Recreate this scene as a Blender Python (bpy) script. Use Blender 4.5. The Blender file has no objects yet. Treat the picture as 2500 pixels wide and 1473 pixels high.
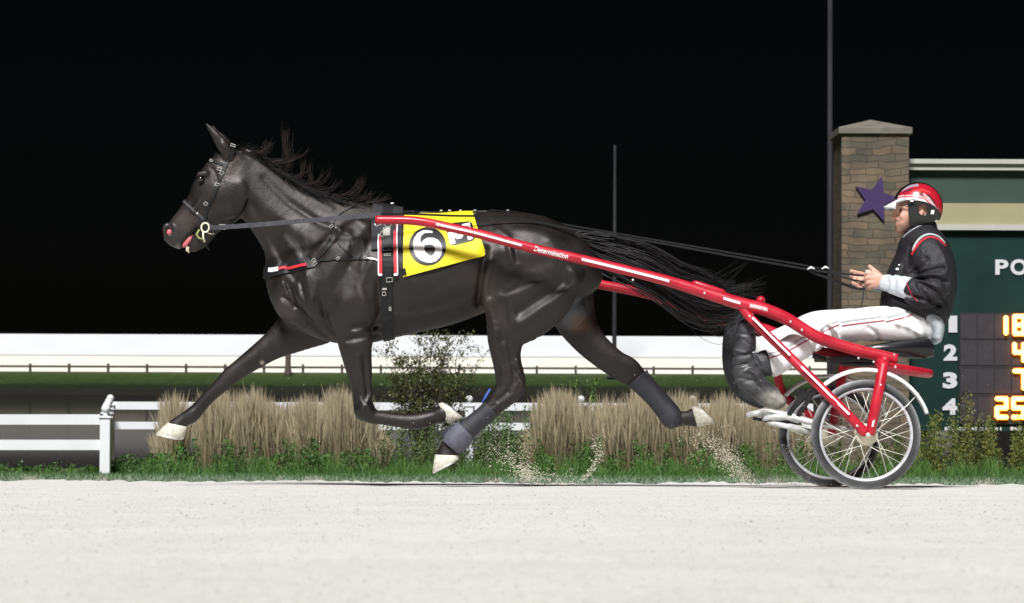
import bpy, math, random
import numpy as np
from mathutils import Vector, Matrix
from mathutils.bvhtree import BVHTree
from mathutils.geometry import delaunay_2d_cdt

random.seed(7); RNG = np.random.default_rng(7)
SC = bpy.context.scene
COL = SC.collection

# ------------------------------------------------------------------ camera
F, PW, PH = 6450.0, 2500.0, 1473.0          # focal length and picture size in photo pixels
CAM = Vector((0.0, -15.6, 0.644))
HORIZON = 915.0
TH = math.atan((HORIZON - PH/2)/F); RO = math.radians(0.22)
_fwd = Vector((0, math.cos(TH), math.sin(TH)))
_r0 = Vector((1, 0, 0)); _u0 = Vector((0, -math.sin(TH), math.cos(TH)))
_right = _r0*math.cos(RO) + _u0*math.sin(RO)
_up = _u0*math.cos(RO) - _r0*math.sin(RO)
camd = bpy.data.cameras.new('camera'); cam = bpy.data.objects.new('camera', camd); COL.objects.link(cam)
camd.sensor_width = 36.0; camd.lens = F/PW*36.0
camd.clip_start = 0.1; camd.clip_end = 3000
cam.matrix_world = Matrix(((_right.x, _up.x, -_fwd.x, CAM.x), (_right.y, _up.y, -_fwd.y, CAM.y),
                           (_right.z, _up.z, -_fwd.z, CAM.z), (0, 0, 0, 1)))
camd.dof.use_dof = True; camd.dof.focus_distance = 15.3; camd.dof.aperture_fstop = 9.0
SC.camera = cam

# ------------------------------------------------------------------ night sky and floodlight
SUN_DIR = Vector((0.12, 0.64, -0.76)).normalized()      # the way the light travels
w = bpy.data.worlds.new('World'); SC.world = w; w.use_nodes = True
nt = w.node_tree; bg = nt.nodes['Background']
sky = nt.nodes.new('ShaderNodeTexSky'); sky.sky_type = 'NISHITA'; sky.sun_disc = False
sky.sun_elevation = math.asin(-SUN_DIR.z); sky.sun_rotation = math.atan2(-SUN_DIR.x, -SUN_DIR.y)
nt.links.new(sky.outputs[0], bg.inputs[0]); bg.inputs[1].default_value = 0.00028
sd = bpy.data.lights.new('floodlight', 'SUN'); sun = bpy.data.objects.new('floodlight', sd); COL.objects.link(sun)
sd.energy = 4.2; sd.angle = math.radians(13); sd.color = (1.0, 0.99, 0.975)
sun.rotation_euler = SUN_DIR.to_track_quat('-Z', 'Y').to_euler(); sun.location = (0, -30, 30)
SC.view_settings.view_transform = 'Standard'; SC.view_settings.look = 'None'
SC.view_settings.exposure = 0.55; SC.view_settings.gamma = 1.0
SC.cycles.max_bounces = 6; SC.cycles.use_denoising = True

# ------------------------------------------------------------------ helpers
def ray(px, py):
    return _fwd + _right*((px-PW/2)/F) + _up*((PH/2-py)/F)
def P(px, py, Y):
    d = ray(px, py); return CAM + d*((Y-CAM.y)/d.y)
def S(Y): return F/(Y-CAM.y)               # photo pixels per metre at a depth
def R(l, Y): return l/S(Y)

def link(o, parent=None):
    COL.objects.link(o)
    if parent is not None:
        o.parent = parent
        o.matrix_parent_inverse = Matrix.Translation(-parent.location)
    return o
def tag(o, label=None, cat=None, group=None, kind=None):
    if label: o['label'] = label
    if cat: o['category'] = cat
    if group: o['group'] = group
    if kind: o['kind'] = kind
    return o
def empty(name, loc, label, cat, group=None):
    o = bpy.data.objects.new(name, None); o.empty_display_size = .1; o.location = loc; link(o)
    return tag(o, label, cat, group)
def mk(name, verts, faces, mat, parent=None, smooth=True, cols=None):
    me = bpy.data.meshes.new(name)
    if isinstance(verts, np.ndarray) and isinstance(faces, np.ndarray):
        n, k = faces.shape
        me.vertices.add(len(verts)); me.vertices.foreach_set('co', verts.astype(np.float32).ravel())
        me.loops.add(n*k); me.loops.foreach_set('vertex_index', faces.astype(np.int32).ravel())
        me.polygons.add(n); me.polygons.foreach_set('loop_start', np.arange(0, n*k, k, dtype=np.int32))
        me.update(calc_edges=True); me.validate()
    else:
        me.from_pydata([tuple(v) for v in verts], [], [tuple(f) for f in faces]); me.update()
    if smooth: me.polygons.foreach_set('use_smooth', [True]*len(me.polygons))
    if cols is not None:
        ca = me.color_attributes.new('Col', 'FLOAT_COLOR', 'POINT')
        c = np.ones((len(me.vertices), 4), np.float32); c[:, :3] = cols
        ca.data.foreach_set('color', c.ravel())
    if isinstance(mat, (list, tuple)):
        for m in mat: me.materials.append(m)
    else: me.materials.append(mat)
    o = bpy.data.objects.new(name, me)
    return link(o, parent)

class MB:
    def __init__(s): s.v = []; s.f = []; s.c = []
    def add(s, vs, fs, col=None):
        b = len(s.v); s.v += [Vector(v) for v in vs]; s.f += [[i+b for i in f] for f in fs]
        if col is not None: s.c += [col]*len(vs)
    def box(s, lo, hi, bev=0.0, M=None, col=None):
        x0, y0, z0 = lo; x1, y1, z1 = hi
        if bev <= 0:
            vs = [(x, y, z) for x in (x0, x1) for y in (y0, y1) for z in (z0, z1)]
            fs = [(0,1,3,2), (4,6,7,5), (0,4,5,1), (2,3,7,6), (0,2,6,4), (1,5,7,3)]
        else:
            vs = []; fs = []
            lo_, hi_ = (x0, y0, z0), (x1, y1, z1)
            idx = {}
            for ix in (0, 1):
                for iy in (0, 1):
                    for iz in (0, 1):
                        for ax in range(3):
                            p = [(hi_[a] if (ix, iy, iz)[a] else lo_[a]) for a in range(3)]
                            for a in range(3):
                                if a != ax: p[a] += -bev if (ix, iy, iz)[a] else bev
                            idx[(ix, iy, iz, ax)] = len(vs); vs.append(tuple(p))
            for ax in range(3):
                o1, o2 = [a for a in range(3) if a != ax]
                for sgn in (0, 1):
                    q = []
                    for (a, b) in ((0, 0), (1, 0), (1, 1), (0, 1)):
                        k = [0, 0, 0]; k[ax] = sgn; k[o1] = a; k[o2] = b
                        q.append(idx[(*k, ax)])
                    fs.append(q)
            for ax in range(3):
                o1, o2 = [a for a in range(3) if a != ax]
                for a in (0, 1):
                    for b in (0, 1):
                        k0 = [0, 0, 0]; k0[o1] = a; k0[o2] = b; k1 = list(k0); k1[ax] = 1
                        fs.append([idx[(*k0, o1)], idx[(*k1, o1)], idx[(*k1, o2)], idx[(*k0, o2)]])
            for ix in (0, 1):
                for iy in (0, 1):
                    for iz in (0, 1):
                        fs.append([idx[(ix, iy, iz, 0)], idx[(ix, iy, iz, 1)], idx[(ix, iy, iz, 2)]])
        if M is not None: vs = [M @ Vector(v) for v in vs]
        s.add(vs, fs, col)
    def sweep(s, pts, prof, up=None, closed=False, cap=True, col=None):
        """prof(i)-> list of (u,v); up: None, a vector, or one vector per point (v axis)."""
        pts = [Vector(p) for p in pts]; n = len(pts); rings = []; pv = None
        for i, p in enumerate(pts):
            a = pts[i-1] if (i > 0 or closed) else p
            b = pts[(i+1) % n] if (i < n-1 or closed) else p
            t = (b-a); t = t.normalized() if t.length > 1e-9 else Vector((0, 0, 1))
            if up is None:
                v = pv if pv is not None else (Vector((0, 1, 0)) if abs(t.y) < .9 else Vector((1, 0, 0)))
            else: v = up[i] if isinstance(up, list) else up
            v = (v - t*v.dot(t)); v = v.normalized() if v.length > 1e-6 else t.orthogonal().normalized()
            pv = v; u = v.cross(t)
            rings.append([p + u*x + v*y for x, y in prof(i)])
        m = len(rings[0]); vs = [q for r in rings for q in r]; fs = []
        for i in range(n if closed else n-1):
            j = (i+1) % n
            for k in range(m):
                l = (k+1) % m
                fs.append((i*m+k, i*m+l, j*m+l, j*m+k))
        if cap and not closed:
            fs.append(tuple(range(m))[::-1]); fs.append(tuple((n-1)*m+k for k in range(m)))
        s.add(vs, fs, col)
    def tube(s, pts, r, n=10, closed=False, cap=True, col=None, flat=1.0):
        rr = r if isinstance(r, (list, tuple)) else [r]*len(pts)
        s.sweep(pts, lambda i: [(rr[i]*math.cos(2*math.pi*k/n), flat*rr[i]*math.sin(2*math.pi*k/n)) for k in range(n)],
                closed=closed, cap=cap, col=col)
    def ball(s, c, r, nu=12, nv=8, col=None):
        r = r if isinstance(r, (list, tuple)) else (r, r, r)
        vs = [(c[0], c[1], c[2]-r[2])]
        for i in range(1, nv):
            a = -math.pi/2+math.pi*i/nv
            for k in range(nu):
                b = 2*math.pi*k/nu
                vs.append((c[0]+r[0]*math.cos(a)*math.cos(b), c[1]+r[1]*math.cos(a)*math.sin(b), c[2]+r[2]*math.sin(a)))
        vs.append((c[0], c[1], c[2]+r[2])); fs = []
        for k in range(nu):
            l = (k+1) % nu
            fs.append((0, 1+l, 1+k)); fs.append((len(vs)-1, 1+(nv-2)*nu+k, 1+(nv-2)*nu+l))
            for i in range(nv-2):
                fs.append((1+i*nu+k, 1+i*nu+l, 1+(i+1)*nu+l, 1+(i+1)*nu+k))
        s.add(vs, fs, col)
    def build(s, name, mat, parent=None, smooth=True):
        return mk(name, s.v, s.f, mat, parent, smooth, np.array(s.c, np.float32) if s.c else None)

def cr(pts, n=6):
    """Catmull-Rom through tuples"""
    A = np.array(pts, float); out = []
    for i in range(len(A)-1):
        p0 = A[max(i-1, 0)]; p1 = A[i]; p2 = A[i+1]; p3 = A[min(i+2, len(A)-1)]
        for k in range(n):
            t = k/n
            out.append(.5*((2*p1)+(-p0+p2)*t+(2*p0-5*p1+4*p2-p3)*t*t+(-p0+3*p1-3*p2+p3)*t**3))
    out.append(A[-1]); return np.array(out)

def inside(pt, loops):
    x, y = pt; c = False
    for L in loops:
        j = len(L)-1
        for i in range(len(L)):
            xi, yi = L[i]; xj, yj = L[j]
            if (yi > y) != (yj > y) and x < (xj-xi)*(y-yi)/(yj-yi)+xi: c = not c
            j = i
    return c
def fill(loops, step=None):
    """triangulate 2-D loops (even-odd), optional interior grid points"""
    vs = []; es = []
    for L in loops:
        b = len(vs); n = len(L); vs += [Vector(p) for p in L]; es += [(b+i, b+(i+1) % n) for i in range(n)]
    if step:
        xs = [v.x for v in vs]; ys = [v.y for v in vs]
        x = min(xs)+step/2
        while x < max(xs):
            y = min(ys)+step/2
            while y < max(ys):
                if inside((x, y), loops): vs.append(Vector((x+random.uniform(-.05, .05)*step, y+random.uniform(-.05, .05)*step)))
                y += step
            x += step
    ov, oe, of = delaunay_2d_cdt(vs, es, [], 0, 1e-6)[:3]
    fs = [f for f in of if inside((sum(ov[i].x for i in f)/3, sum(ov[i].y for i in f)/3), loops)]
    return [(v.x, v.y) for v in ov], fs

def text2d(body, bold=0.0, shear=0.0):
    cu = bpy.data.curves.new('lettering', 'FONT'); cu.body = body; cu.size = 1.0; cu.offset = bold; cu.shear = shear
    cu.resolution_u = 4
    o = bpy.data.objects.new('lettering', cu); COL.objects.link(o)
    dg = bpy.context.evaluated_depsgraph_get(); me = o.evaluated_get(dg).to_mesh()
    vs = [(v.co.x, v.co.y) for v in me.vertices]; fs = [list(p.vertices) for p in me.polygons]
    o.evaluated_get(dg).to_mesh_clear(); bpy.data.objects.remove(o); bpy.data.curves.remove(cu)
    return vs, fs
def fit2d(vs, x0, y0, x1, y1):
    xs = [v[0] for v in vs]; ys = [v[1] for v in vs]
    a, b, c, d = min(xs), max(xs), min(ys), max(ys)
    return [(x0+(x-a)/(b-a)*(x1-x0), y1-(y-c)/(d-c)*(y1-y0)) for x, y in vs]
def thick(name, vs3, fs, n, t, mat, parent):
    """give a flat sheet a thickness t along vector n"""
    m = len(vs3); V = [Vector(v) for v in vs3]; V2 = [v - n*t for v in V]
    cnt = {}
    for f in fs:
        for i in range(len(f)):
            e = (f[i], f[(i+1) % len(f)]); cnt[e] = 1
    F2 = [list(f) for f in fs]+[[i+m for i in f][::-1] for f in fs]
    for (a, b) in cnt:
        if (b, a) not in cnt: F2.append([b, a, a+m, b+m])
    return mk(name, V+V2, F2, mat, parent, smooth=False)

# ------------------------------------------------------------------ materials
def mat(name, col, rough=.6, metal=0., spec=.5, var=0., vscale=20., bump=0., bscale=80., vcol=False, sheen=0., coat=0., emit=None, rvar=0., stretch=None):
    m = bpy.data.materials.new(name); m.use_nodes = True; t = m.node_tree; b = t.nodes['Principled BSDF']
    b.inputs['Base Color'].default_value = (*col, 1); b.inputs['Roughness'].default_value = rough
    b.inputs['Metallic'].default_value = metal; b.inputs['Specular IOR Level'].default_value = spec
    if sheen: b.inputs['Sheen Weight'].default_value = sheen; b.inputs['Sheen Roughness'].default_value = .4
    if coat: b.inputs['Coat Weight'].default_value = coat; b.inputs['Coat Roughness'].default_value = .12
    if emit: b.inputs['Emission Color'].default_value = (*emit[0], 1); b.inputs['Emission Strength'].default_value = emit[1]
    L = t.links.new
    tc = t.nodes.new('ShaderNodeTexCoord'); vec = tc.outputs['Object']
    if stretch:
        mp = t.nodes.new('ShaderNodeMapping'); mp.inputs['Scale'].default_value = stretch; L(vec, mp.inputs[0]); vec = mp.outputs[0]
    src = None
    if vcol:
        a = t.nodes.new('ShaderNodeVertexColor'); a.layer_name = 'Col'; src = a.outputs[0]
    if var or rvar:
        n = t.nodes.new('ShaderNodeTexNoise'); n.inputs['Scale'].default_value = vscale; n.inputs['Detail'].default_value = 6
        L(vec, n.inputs['Vector'])
    if var:
        r = t.nodes.new('ShaderNodeMapRange'); r.inputs[1].default_value = .25; r.inputs[2].default_value = .75
        r.inputs[3].default_value = 1-var; r.inputs[4].default_value = 1+var; L(n.outputs[0], r.inputs[0])
        x = t.nodes.new('ShaderNodeMix'); x.data_type = 'RGBA'; x.blend_type = 'MULTIPLY'; x.inputs[0].default_value = 1
        x.inputs[6].default_value = (*col, 1)
        if src is not None: L(src, x.inputs[6])
        L(r.outputs[0], x.inputs[7]); src = x.outputs[2]
    if src is not None: L(src, b.inputs['Base Color'])
    if rvar:
        r2 = t.nodes.new('ShaderNodeMapRange'); r2.inputs[1].default_value = .3; r2.inputs[2].default_value = .7
        r2.inputs[3].default_value = rough-rvar; r2.inputs[4].default_value = rough+rvar
        L(n.outputs[0], r2.inputs[0]); L(r2.outputs[0], b.inputs['Roughness'])
    if bump:
        n2 = t.nodes.new('ShaderNodeTexNoise'); n2.inputs['Scale'].default_value = bscale; n2.inputs['Detail'].default_value = 4
        L(vec, n2.inputs['Vector'])
        bp = t.nodes.new('ShaderNodeBump'); bp.inputs['Strength'].default_value = bump; bp.inputs['Distance'].default_value = .01
        L(n2.outputs[0], bp.inputs['Height']); L(bp.outputs[0], b.inputs['Normal'])
    return m

M = dict(
    coat=mat('horse_coat', (.02, .016, .015), .49, spec=.46, vcol=True, var=.55, vscale=6, bump=.34, bscale=12, rvar=.11),
    hair=mat('horse_hair', (.012, .010, .010), .5, spec=.2, vcol=True),
    hoof=mat('hoof_horn', (.56, .53, .45), .6, var=.35, vscale=60, bump=.3, bscale=200),
    eye=mat('horse_eye', (.006, .004, .003), .05, spec=.8),
    pink=mat('pink_flesh', (.55, .13, .15), .35, var=.2, vscale=90),
    teeth=mat('teeth', (.62, .50, .36), .4, var=.2, vscale=120),
    leather=mat('black_leather', (.010, .010, .012), .5, spec=.3, var=.4, vscale=40, bump=.1, bscale=300),
    rein=mat('grey_worn_leather', (.055, .055, .065), .45, var=.35, vscale=30, bump=.15, bscale=200),
    pad=mat('black_pad', (.014, .014, .018), .7, bump=.2, bscale=400),
    steel=mat('polished_steel', (.80, .79, .75), .32, metal=.55, var=.15, vscale=60),
    cream=mat('cream_plastic', (.72, .68, .52), .4),
    lime=mat('lime_rubber', (.30, .33, .10), .5),
    red=mat('red_paint', (.43, .010, .027), .42, spec=.4, coat=.10, var=.22, vscale=9, rvar=.14, bump=.04, bscale=60),
    redtape=mat('red_binding', (.55, .02, .035), .6, bump=.2, bscale=300),
    white=mat('white_paint', (.80, .80, .80), .4),
    whitestrip=mat('white_reflective_strip', (.86, .86, .86), .35),
    yellow=mat('yellow_cloth', (.80, .66, .012), .6, var=.06, vscale=12, bump=.15, bscale=60),
    black=mat('black_vinyl', (.012, .012, .014), .45),
    boot=mat('horse_boot_neoprene', (.022, .022, .030), .62, var=.3, vscale=25, bump=.25, bscale=250),
    bootlight=mat('grey_bell_boot', (.085, .085, .115), .65, var=.25, vscale=30, bump=.2, bscale=250),
    blue=mat('blue_lining', (.04, .10, .42), .6),
    tyre=mat('dusty_tyre', (.15, .15, .16), .7, vcol=True, var=.45, vscale=14, bump=.3, bscale=150),
    spoke=mat('wire_spoke', (.70, .69, .62), .4, metal=.3),
    rim=mat('alloy_rim', (.72, .73, .78), .3, metal=.55, var=.2, vscale=18),
    seat=mat('black_seat_vinyl', (.010, .010, .012), .30, var=.3, vscale=8, bump=.06, bscale=120),
    dark=mat('dark_steel', (.03, .03, .03), .5, metal=.3),
    dirty=mat('dusty_aluminium', (.55, .55, .54), .5, metal=.3, var=.25, vscale=30),
    skin=mat('skin', (.60, .33, .245), .5, vcol=True, var=.08, vscale=50, bump=.06, bscale=200),
    jacket=mat('black_nylon_jacket', (.017, .016, .020), .58, spec=.30, var=.25, vscale=12, bump=.8, bscale=38),
    shirt=mat('pale_grey_shirt', (.50, .54, .58), .7, var=.08, vscale=30, bump=.35, bscale=45),
    trouser=mat('white_racing_trousers', (.86, .86, .87), .6, bump=.25, bscale=22),
    greystripe=mat('grey_stripe', (.42, .45, .46), .7),
    redstripe=mat('dark_red_stripe', (.36, .015, .04), .6),
    rubber=mat('dusty_rubber_boot', (.03, .03, .033), .5, spec=.4, vcol=True, var=.6, vscale=16, bump=.5, bscale=26, rvar=.14),
    helmetblack=mat('helmet_black_trim', (.016, .017, .018), .3),
    lens=mat('dark_lens', (.02, .02, .025), .08, spec=.8),
    bark=mat('brown_wood', (.07, .05, .038), .85, var=.4, vscale=8, bump=.5, bscale=20),
    pole=mat('grey_pole', (.018, .018, .021), .7, spec=.2, metal=.1, var=.3, vscale=1.2),
    vinyl=mat('white_vinyl_board', (.68, .69, .72), .5, var=.06, vscale=3),
    roof=mat('white_metal_roof', (.59, .60, .62), .6, var=.03, vscale=.3),
    wall=mat('cream_wall', (.82, .79, .70), .7, var=.05, vscale=.2),
    rail=mat('weathered_rail', (.06, .05, .045), .8, var=.3, vscale=2),
    cap=mat('pale_stone_cap', (.145, .132, .112), .8, var=.25, vscale=6, bump=.4, bscale=20),
    purple=mat('purple_star_paint', (.040, .018, .092), .5, var=.15, vscale=6),
    green=mat('dark_green_panel', (.0085, .028, .025), .6, spec=.15, var=.25, vscale=1.5),
    greenlight=mat('grey_green_panel', (.042, .068, .056), .6, spec=.2, var=.15, vscale=1.5),
    trim=mat('white_board_trim', (.42, .42, .39), .6, var=.06, vscale=3),
    band=mat('cream_board_band', (.31, .285, .165), .6, var=.08, vscale=2),
    cell=mat('display_cell', (.034, .029, .038), .5, var=.2, vscale=10),
    cellframe=mat('display_frame', (.022, .018, .023), .5),
    letter=mat('white_lettering', (.55, .55, .58), .6),
    led=mat('orange_led', (.9, .5, .1), .4, emit=((1.0, .42, .06), 9.0)),
    glow_led=mat('orange_led_glow', (.5, .12, .01), .4, emit=((1.0, .17, .01), 1.1)),  # dim emission standing in for orange bloom round the figures
    leaf=mat('leaf', (.05, .09, .02), .6, vcol=True),
    grass=mat('grass_blade', (.3, .24, .12), .7, vcol=True),
    sandbit=mat('sand_grain', (.62, .58, .47), .9),
)

# short hair grain on the coat
t = M['coat'].node_tree; b = t.nodes['Principled BSDF']; b.inputs['Specular Tint'].default_value = (1.0, .95, .94, 1); old = b.inputs['Normal'].links[0].from_socket
n = t.nodes.new('ShaderNodeTexNoise'); n.inputs['Scale'].default_value = 170; n.inputs['Detail'].default_value = 3
tc = t.nodes.new('ShaderNodeTexCoord'); mp = t.nodes.new('ShaderNodeMapping'); mp.inputs['Scale'].default_value = (.6, 1, 1); t.links.new(tc.outputs['Object'], mp.inputs[0]); t.links.new(mp.outputs[0], n.inputs['Vector'])
bp = t.nodes.new('ShaderNodeBump'); bp.inputs['Strength'].default_value = .5; bp.inputs['Distance'].default_value = .0028
t.links.new(n.outputs[0], bp.inputs['Height']); t.links.new(old, bp.inputs['Normal']); t.links.new(bp.outputs[0], b.inputs['Normal'])
# muddy pond: mostly dark, with a weak mirror image
# ------------------------------------------------------------------ implicit modelling (smooth-blended solid forms)
class SDF:
    gain = 1.0
    def __init__(s, lo, hi, h):
        s.lo = np.array(lo, float); s.h = h
        s.n = np.ceil((np.array(hi)-s.lo)/h).astype(int)+1
        s.f = np.full(s.n, 1.0, np.float32)
        s.ax = [(s.lo[i]+h*np.arange(s.n[i])).astype(np.float32) for i in range(3)]
    def sl(s, lo, hi):
        a = np.clip(np.floor((np.array(lo)-s.lo)/s.h).astype(int), 0, s.n); b = np.clip(np.ceil((np.array(hi)-s.lo)/s.h).astype(int)+1, 0, s.n)
        return tuple(slice(int(a[i]), int(max(a[i], b[i]))) for i in range(3))
    def comb(s, sl, D, k, sub):
        A = s.f[sl]
        if sub: A = -A
        if k > 0:
            h = np.clip(.5+.5*(A-D)/k, 0, 1); N = A*(1-h)+D*h-k*h*(1-h)
        else: N = np.minimum(A, D)
        s.f[sl] = -N if sub else N
    @staticmethod
    def ell(ru, rv, rt, a, b, c):
        k0 = np.sqrt((ru/a)**2+(rv/b)**2+(rt/c)**2); k1 = np.sqrt((ru/a**2)**2+(rv/b**2)**2+(rt/c**2)**2)
        return k0*(k0-1)/np.maximum(k1, 1e-4)
    def loft(s, pts, k=.03, sub=False, n=4, egg=0., endc=None):
        """pts: (x,y,z,a,b): a in the picture plane, b sideways"""
        Q = cr(pts, n) if (n > 1 and len(pts) > 1) else np.array(pts, float)
        if len(Q) == 1: Q = np.vstack([Q, Q+np.array([0, 0, 1e-4, 0, 0])])
        m = k+.03
        mx = Q[:, 3:5].max(1)[:, None]
        SL = s.sl((Q[:, :3]-mx).min(0)-m, (Q[:, :3]+mx).max(0)+m)
        D = np.full(s.f[SL].shape, 1.0, np.float32)
        if D.size == 0: return
        for i in range(len(Q)-1):
            A, B = Q[i, :3], Q[i+1, :3]; r = max(Q[i, 3:5].max(), Q[i+1, 3:5].max())+m
            ss = s.sl(np.minimum(A, B)-r, np.maximum(A, B)+r)
            loc = tuple(slice(ss[j].start-SL[j].start, ss[j].stop-SL[j].start) for j in range(3))
            if any(l.stop <= l.start for l in loc): continue
            loc = tuple(slice(max(l.start, 0), l.stop) for l in loc)
            X = s.ax[0][SL[0]][loc[0]][:, None, None]; Yy = s.ax[1][SL[1]][loc[1]][None, :, None]; Z = s.ax[2][SL[2]][loc[2]][None, None, :]
            ab = B-A; L = np.linalg.norm(ab); e = ab/max(L, 1e-9)
            v = np.array([0, 1., 0]); v = v-e*v.dot(e)
            if np.linalg.norm(v) < .3: v = np.array([1., 0, 0]); v = v-e*v.dot(e)
            v /= np.linalg.norm(v); u = np.cross(v, e)
            if u[2] < 0: u = -u
            x, y, z = X-A[0], Yy-A[1], Z-A[2]
            t = np.clip((x*e[0]+y*e[1]+z*e[2])/max(L, 1e-9), 0, 1)
            rt = x*e[0]+y*e[1]+z*e[2]-t*L
            ru = x*u[0]+y*u[1]+z*u[2]; rv = x*v[0]+y*v[1]+z*v[2]
            a = Q[i, 3]+t*(Q[i+1, 3]-Q[i, 3]); b = Q[i, 4]+t*(Q[i+1, 4]-Q[i, 4])
            c = np.minimum(a, b) if endc is None else endc
            if egg: b = b*(1-egg*np.clip(ru/a, 0, 1)**2)
            D[loc] = np.minimum(D[loc], s.ell(ru, rv, rt, a, b, c))
        s.comb(SL, D, k, sub)
    def ball(s, c, r, rot=0., k=.03, sub=False):
        """ellipsoid, rot turns it in the picture plane"""
        c = np.array(c, float); m = max(r)+k+.03; SL = s.sl(c-m, c+m)
        X = s.ax[0][SL[0]][:, None, None]-c[0]; Y = s.ax[1][SL[1]][None, :, None]-c[1]; Z = s.ax[2][SL[2]][None, None, :]-c[2]
        if X.size == 0 or Y.size == 0 or Z.size == 0: return
        co, si = math.cos(rot), math.sin(rot)
        D = s.ell(X*co+Z*si, Y+0*X, -X*si+Z*co, *r).astype(np.float32)
        s.comb(SL, D, k, sub)
    def stroke(s, xz, wd, amp, ylo, yhi):
        """raise (+) or sink (-) the surface along a line seen from the side"""
        Q = np.array(xz, float); m = wd*2.6
        SL = s.sl((Q[:, 0].min()-m, ylo, Q[:, 1].min()-m), (Q[:, 0].max()+m, yhi, Q[:, 1].max()+m))
        X = s.ax[0][SL[0]][:, None]; Z = s.ax[2][SL[2]][None, :]
        d2 = np.full((X.shape[0], Z.shape[1]), 9., np.float32)
        for i in range(len(Q)-1):
            A, B = Q[i], Q[i+1]; ab = B-A; L2 = max(ab.dot(ab), 1e-9)
            t = np.clip(((X-A[0])*ab[0]+(Z-A[1])*ab[1])/L2, 0, 1)
            d2 = np.minimum(d2, (X-A[0]-t*ab[0])**2+(Z-A[1]-t*ab[1])**2)
        g = amp*s.gain*np.exp(-d2/wd**2)
        Y = s.ax[1][SL[1]]; fade = np.clip((yhi-Y)/.04, 0, 1)
        s.f[SL] -= g[:, None, :]*fade[None, :, None]
    def mesh(s, smooth=2):
        f = s.f; I = f < 0
        nx, ny, nz = f.shape
        c = np.zeros((nx-1, ny-1, nz-1), np.uint8)
        for dx in (0, 1):
            for dy in (0, 1):
                for dz in (0, 1): c += I[dx:nx-1+dx, dy:ny-1+dy, dz:nz-1+dz]
        act = np.argwhere((c > 0) & (c < 8)); idx = np.full(c.shape, -1, np.int32)
        idx[act[:, 0], act[:, 1], act[:, 2]] = np.arange(len(act))
        acc = np.zeros((len(act), 3)); cnt = np.zeros(len(act))
        cor = [(dx, dy, dz) for dx in (0, 1) for dy in (0, 1) for dz in (0, 1)]
        for a in range(8):
            for b in range(a+1, 8):
                if sum(abs(cor[a][i]-cor[b][i]) for i in range(3)) != 1: continue
                fa = f[tuple((act+cor[a]).T)]; fb = f[tuple((act+cor[b]).T)]; mm = (fa < 0) != (fb < 0)
                t = np.where(mm, fa/np.where(mm, fa-fb, 1), 0)
                p = np.array(cor[a])+t[:, None]*(np.array(cor[b])-np.array(cor[a]))
                acc += p*mm[:, None]; cnt += mm
        V = s.lo+(act+acc/cnt[:, None])*s.h
        Q = []
        for ax in range(3):
            o1, o2 = [(1, 2), (2, 0), (0, 1)][ax]
            sa = [slice(None)]*3; sb = [slice(None)]*3; sa[ax] = slice(0, -1); sb[ax] = slice(1, None)
            ch = np.argwhere(I[tuple(sa)] != I[tuple(sb)])
            ok = (ch[:, o1] > 0) & (ch[:, o2] > 0) & (ch[:, o1] < f.shape[o1]-1) & (ch[:, o2] < f.shape[o2]-1); ch = ch[ok]
            neg = I[tuple(sa)][tuple(ch.T)]
            d1 = np.zeros(3, int); d1[o1] = 1; d2 = np.zeros(3, int); d2[o2] = 1
            q = np.stack([idx[tuple((ch-d1-d2).T)], idx[tuple((ch-d2).T)], idx[tuple(ch.T)], idx[tuple((ch-d1).T)]], 1)
            q[~neg] = q[~neg][:, ::-1]; Q.append(q)
        Q = np.vstack(Q); Q = Q[(Q >= 0).all(1)]
        E = np.vstack([Q[:, [0, 1]], Q[:, [1, 2]], Q[:, [2, 3]], Q[:, [3, 0]]])
        deg = np.bincount(E.ravel(), minlength=len(V))[:, None].astype(float)
        for it in range(smooth*2):
            lam = .5 if it % 2 == 0 else -.45
            N = np.stack([np.bincount(E[:, 0], V[E[:, 1], i], len(V))+np.bincount(E[:, 1], V[E[:, 0], i], len(V)) for i in range(3)], 1)
            V = V+lam*(N/np.maximum(deg, 1)-V)
        return V, Q
def bvh_of(V, Q): return BVHTree.FromPolygons([tuple(v) for v in V], [tuple(int(i) for i in q) for q in Q])
def topx(V):
    """photo pixel of world points (to lay out colour patches that belong to a body)"""
    D = V-np.array(CAM); dz = D@np.array(_fwd)
    return PW/2+F*(D@np.array(_right))/dz, PH/2-F*(D@np.array(_up))/dz
def drape(bvh, px, py, off=.006, Y=0.):
    d = ray(px, py).normalized(); h = bvh.ray_cast(CAM, d)
    if h[0] is None: return P(px, py, Y), Vector((0, -1, 0))
    n = h[1] if h[1].dot(d) < 0 else -h[1]
    return h[0]+n*off, n
def strap(mb, bvh, pts, wpx, t=.006, off=.004, Y=-.2, n=6, col=None):
    """a strap lying on a body along a line"""
    Q = cr(pts, n); c = []; ns = []
    for q in Q:
        p, nn = drape(bvh, q[0], q[1], off, Y); c.append(p); ns.append(nn)
    sm = []
    for i in range(len(ns)):
        v = Vector((0, 0, 0))
        for j in range(max(0, i-2), min(len(ns), i+3)): v += ns[j]
        sm.append(v.normalized())
    hw = wpx/2/S(Y)
    mb.sweep(c, lambda i: [(-hw, -t/2), (hw, -t/2), (hw*.92, t/2), (-hw*.92, t/2)], up=sm, col=col)
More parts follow.
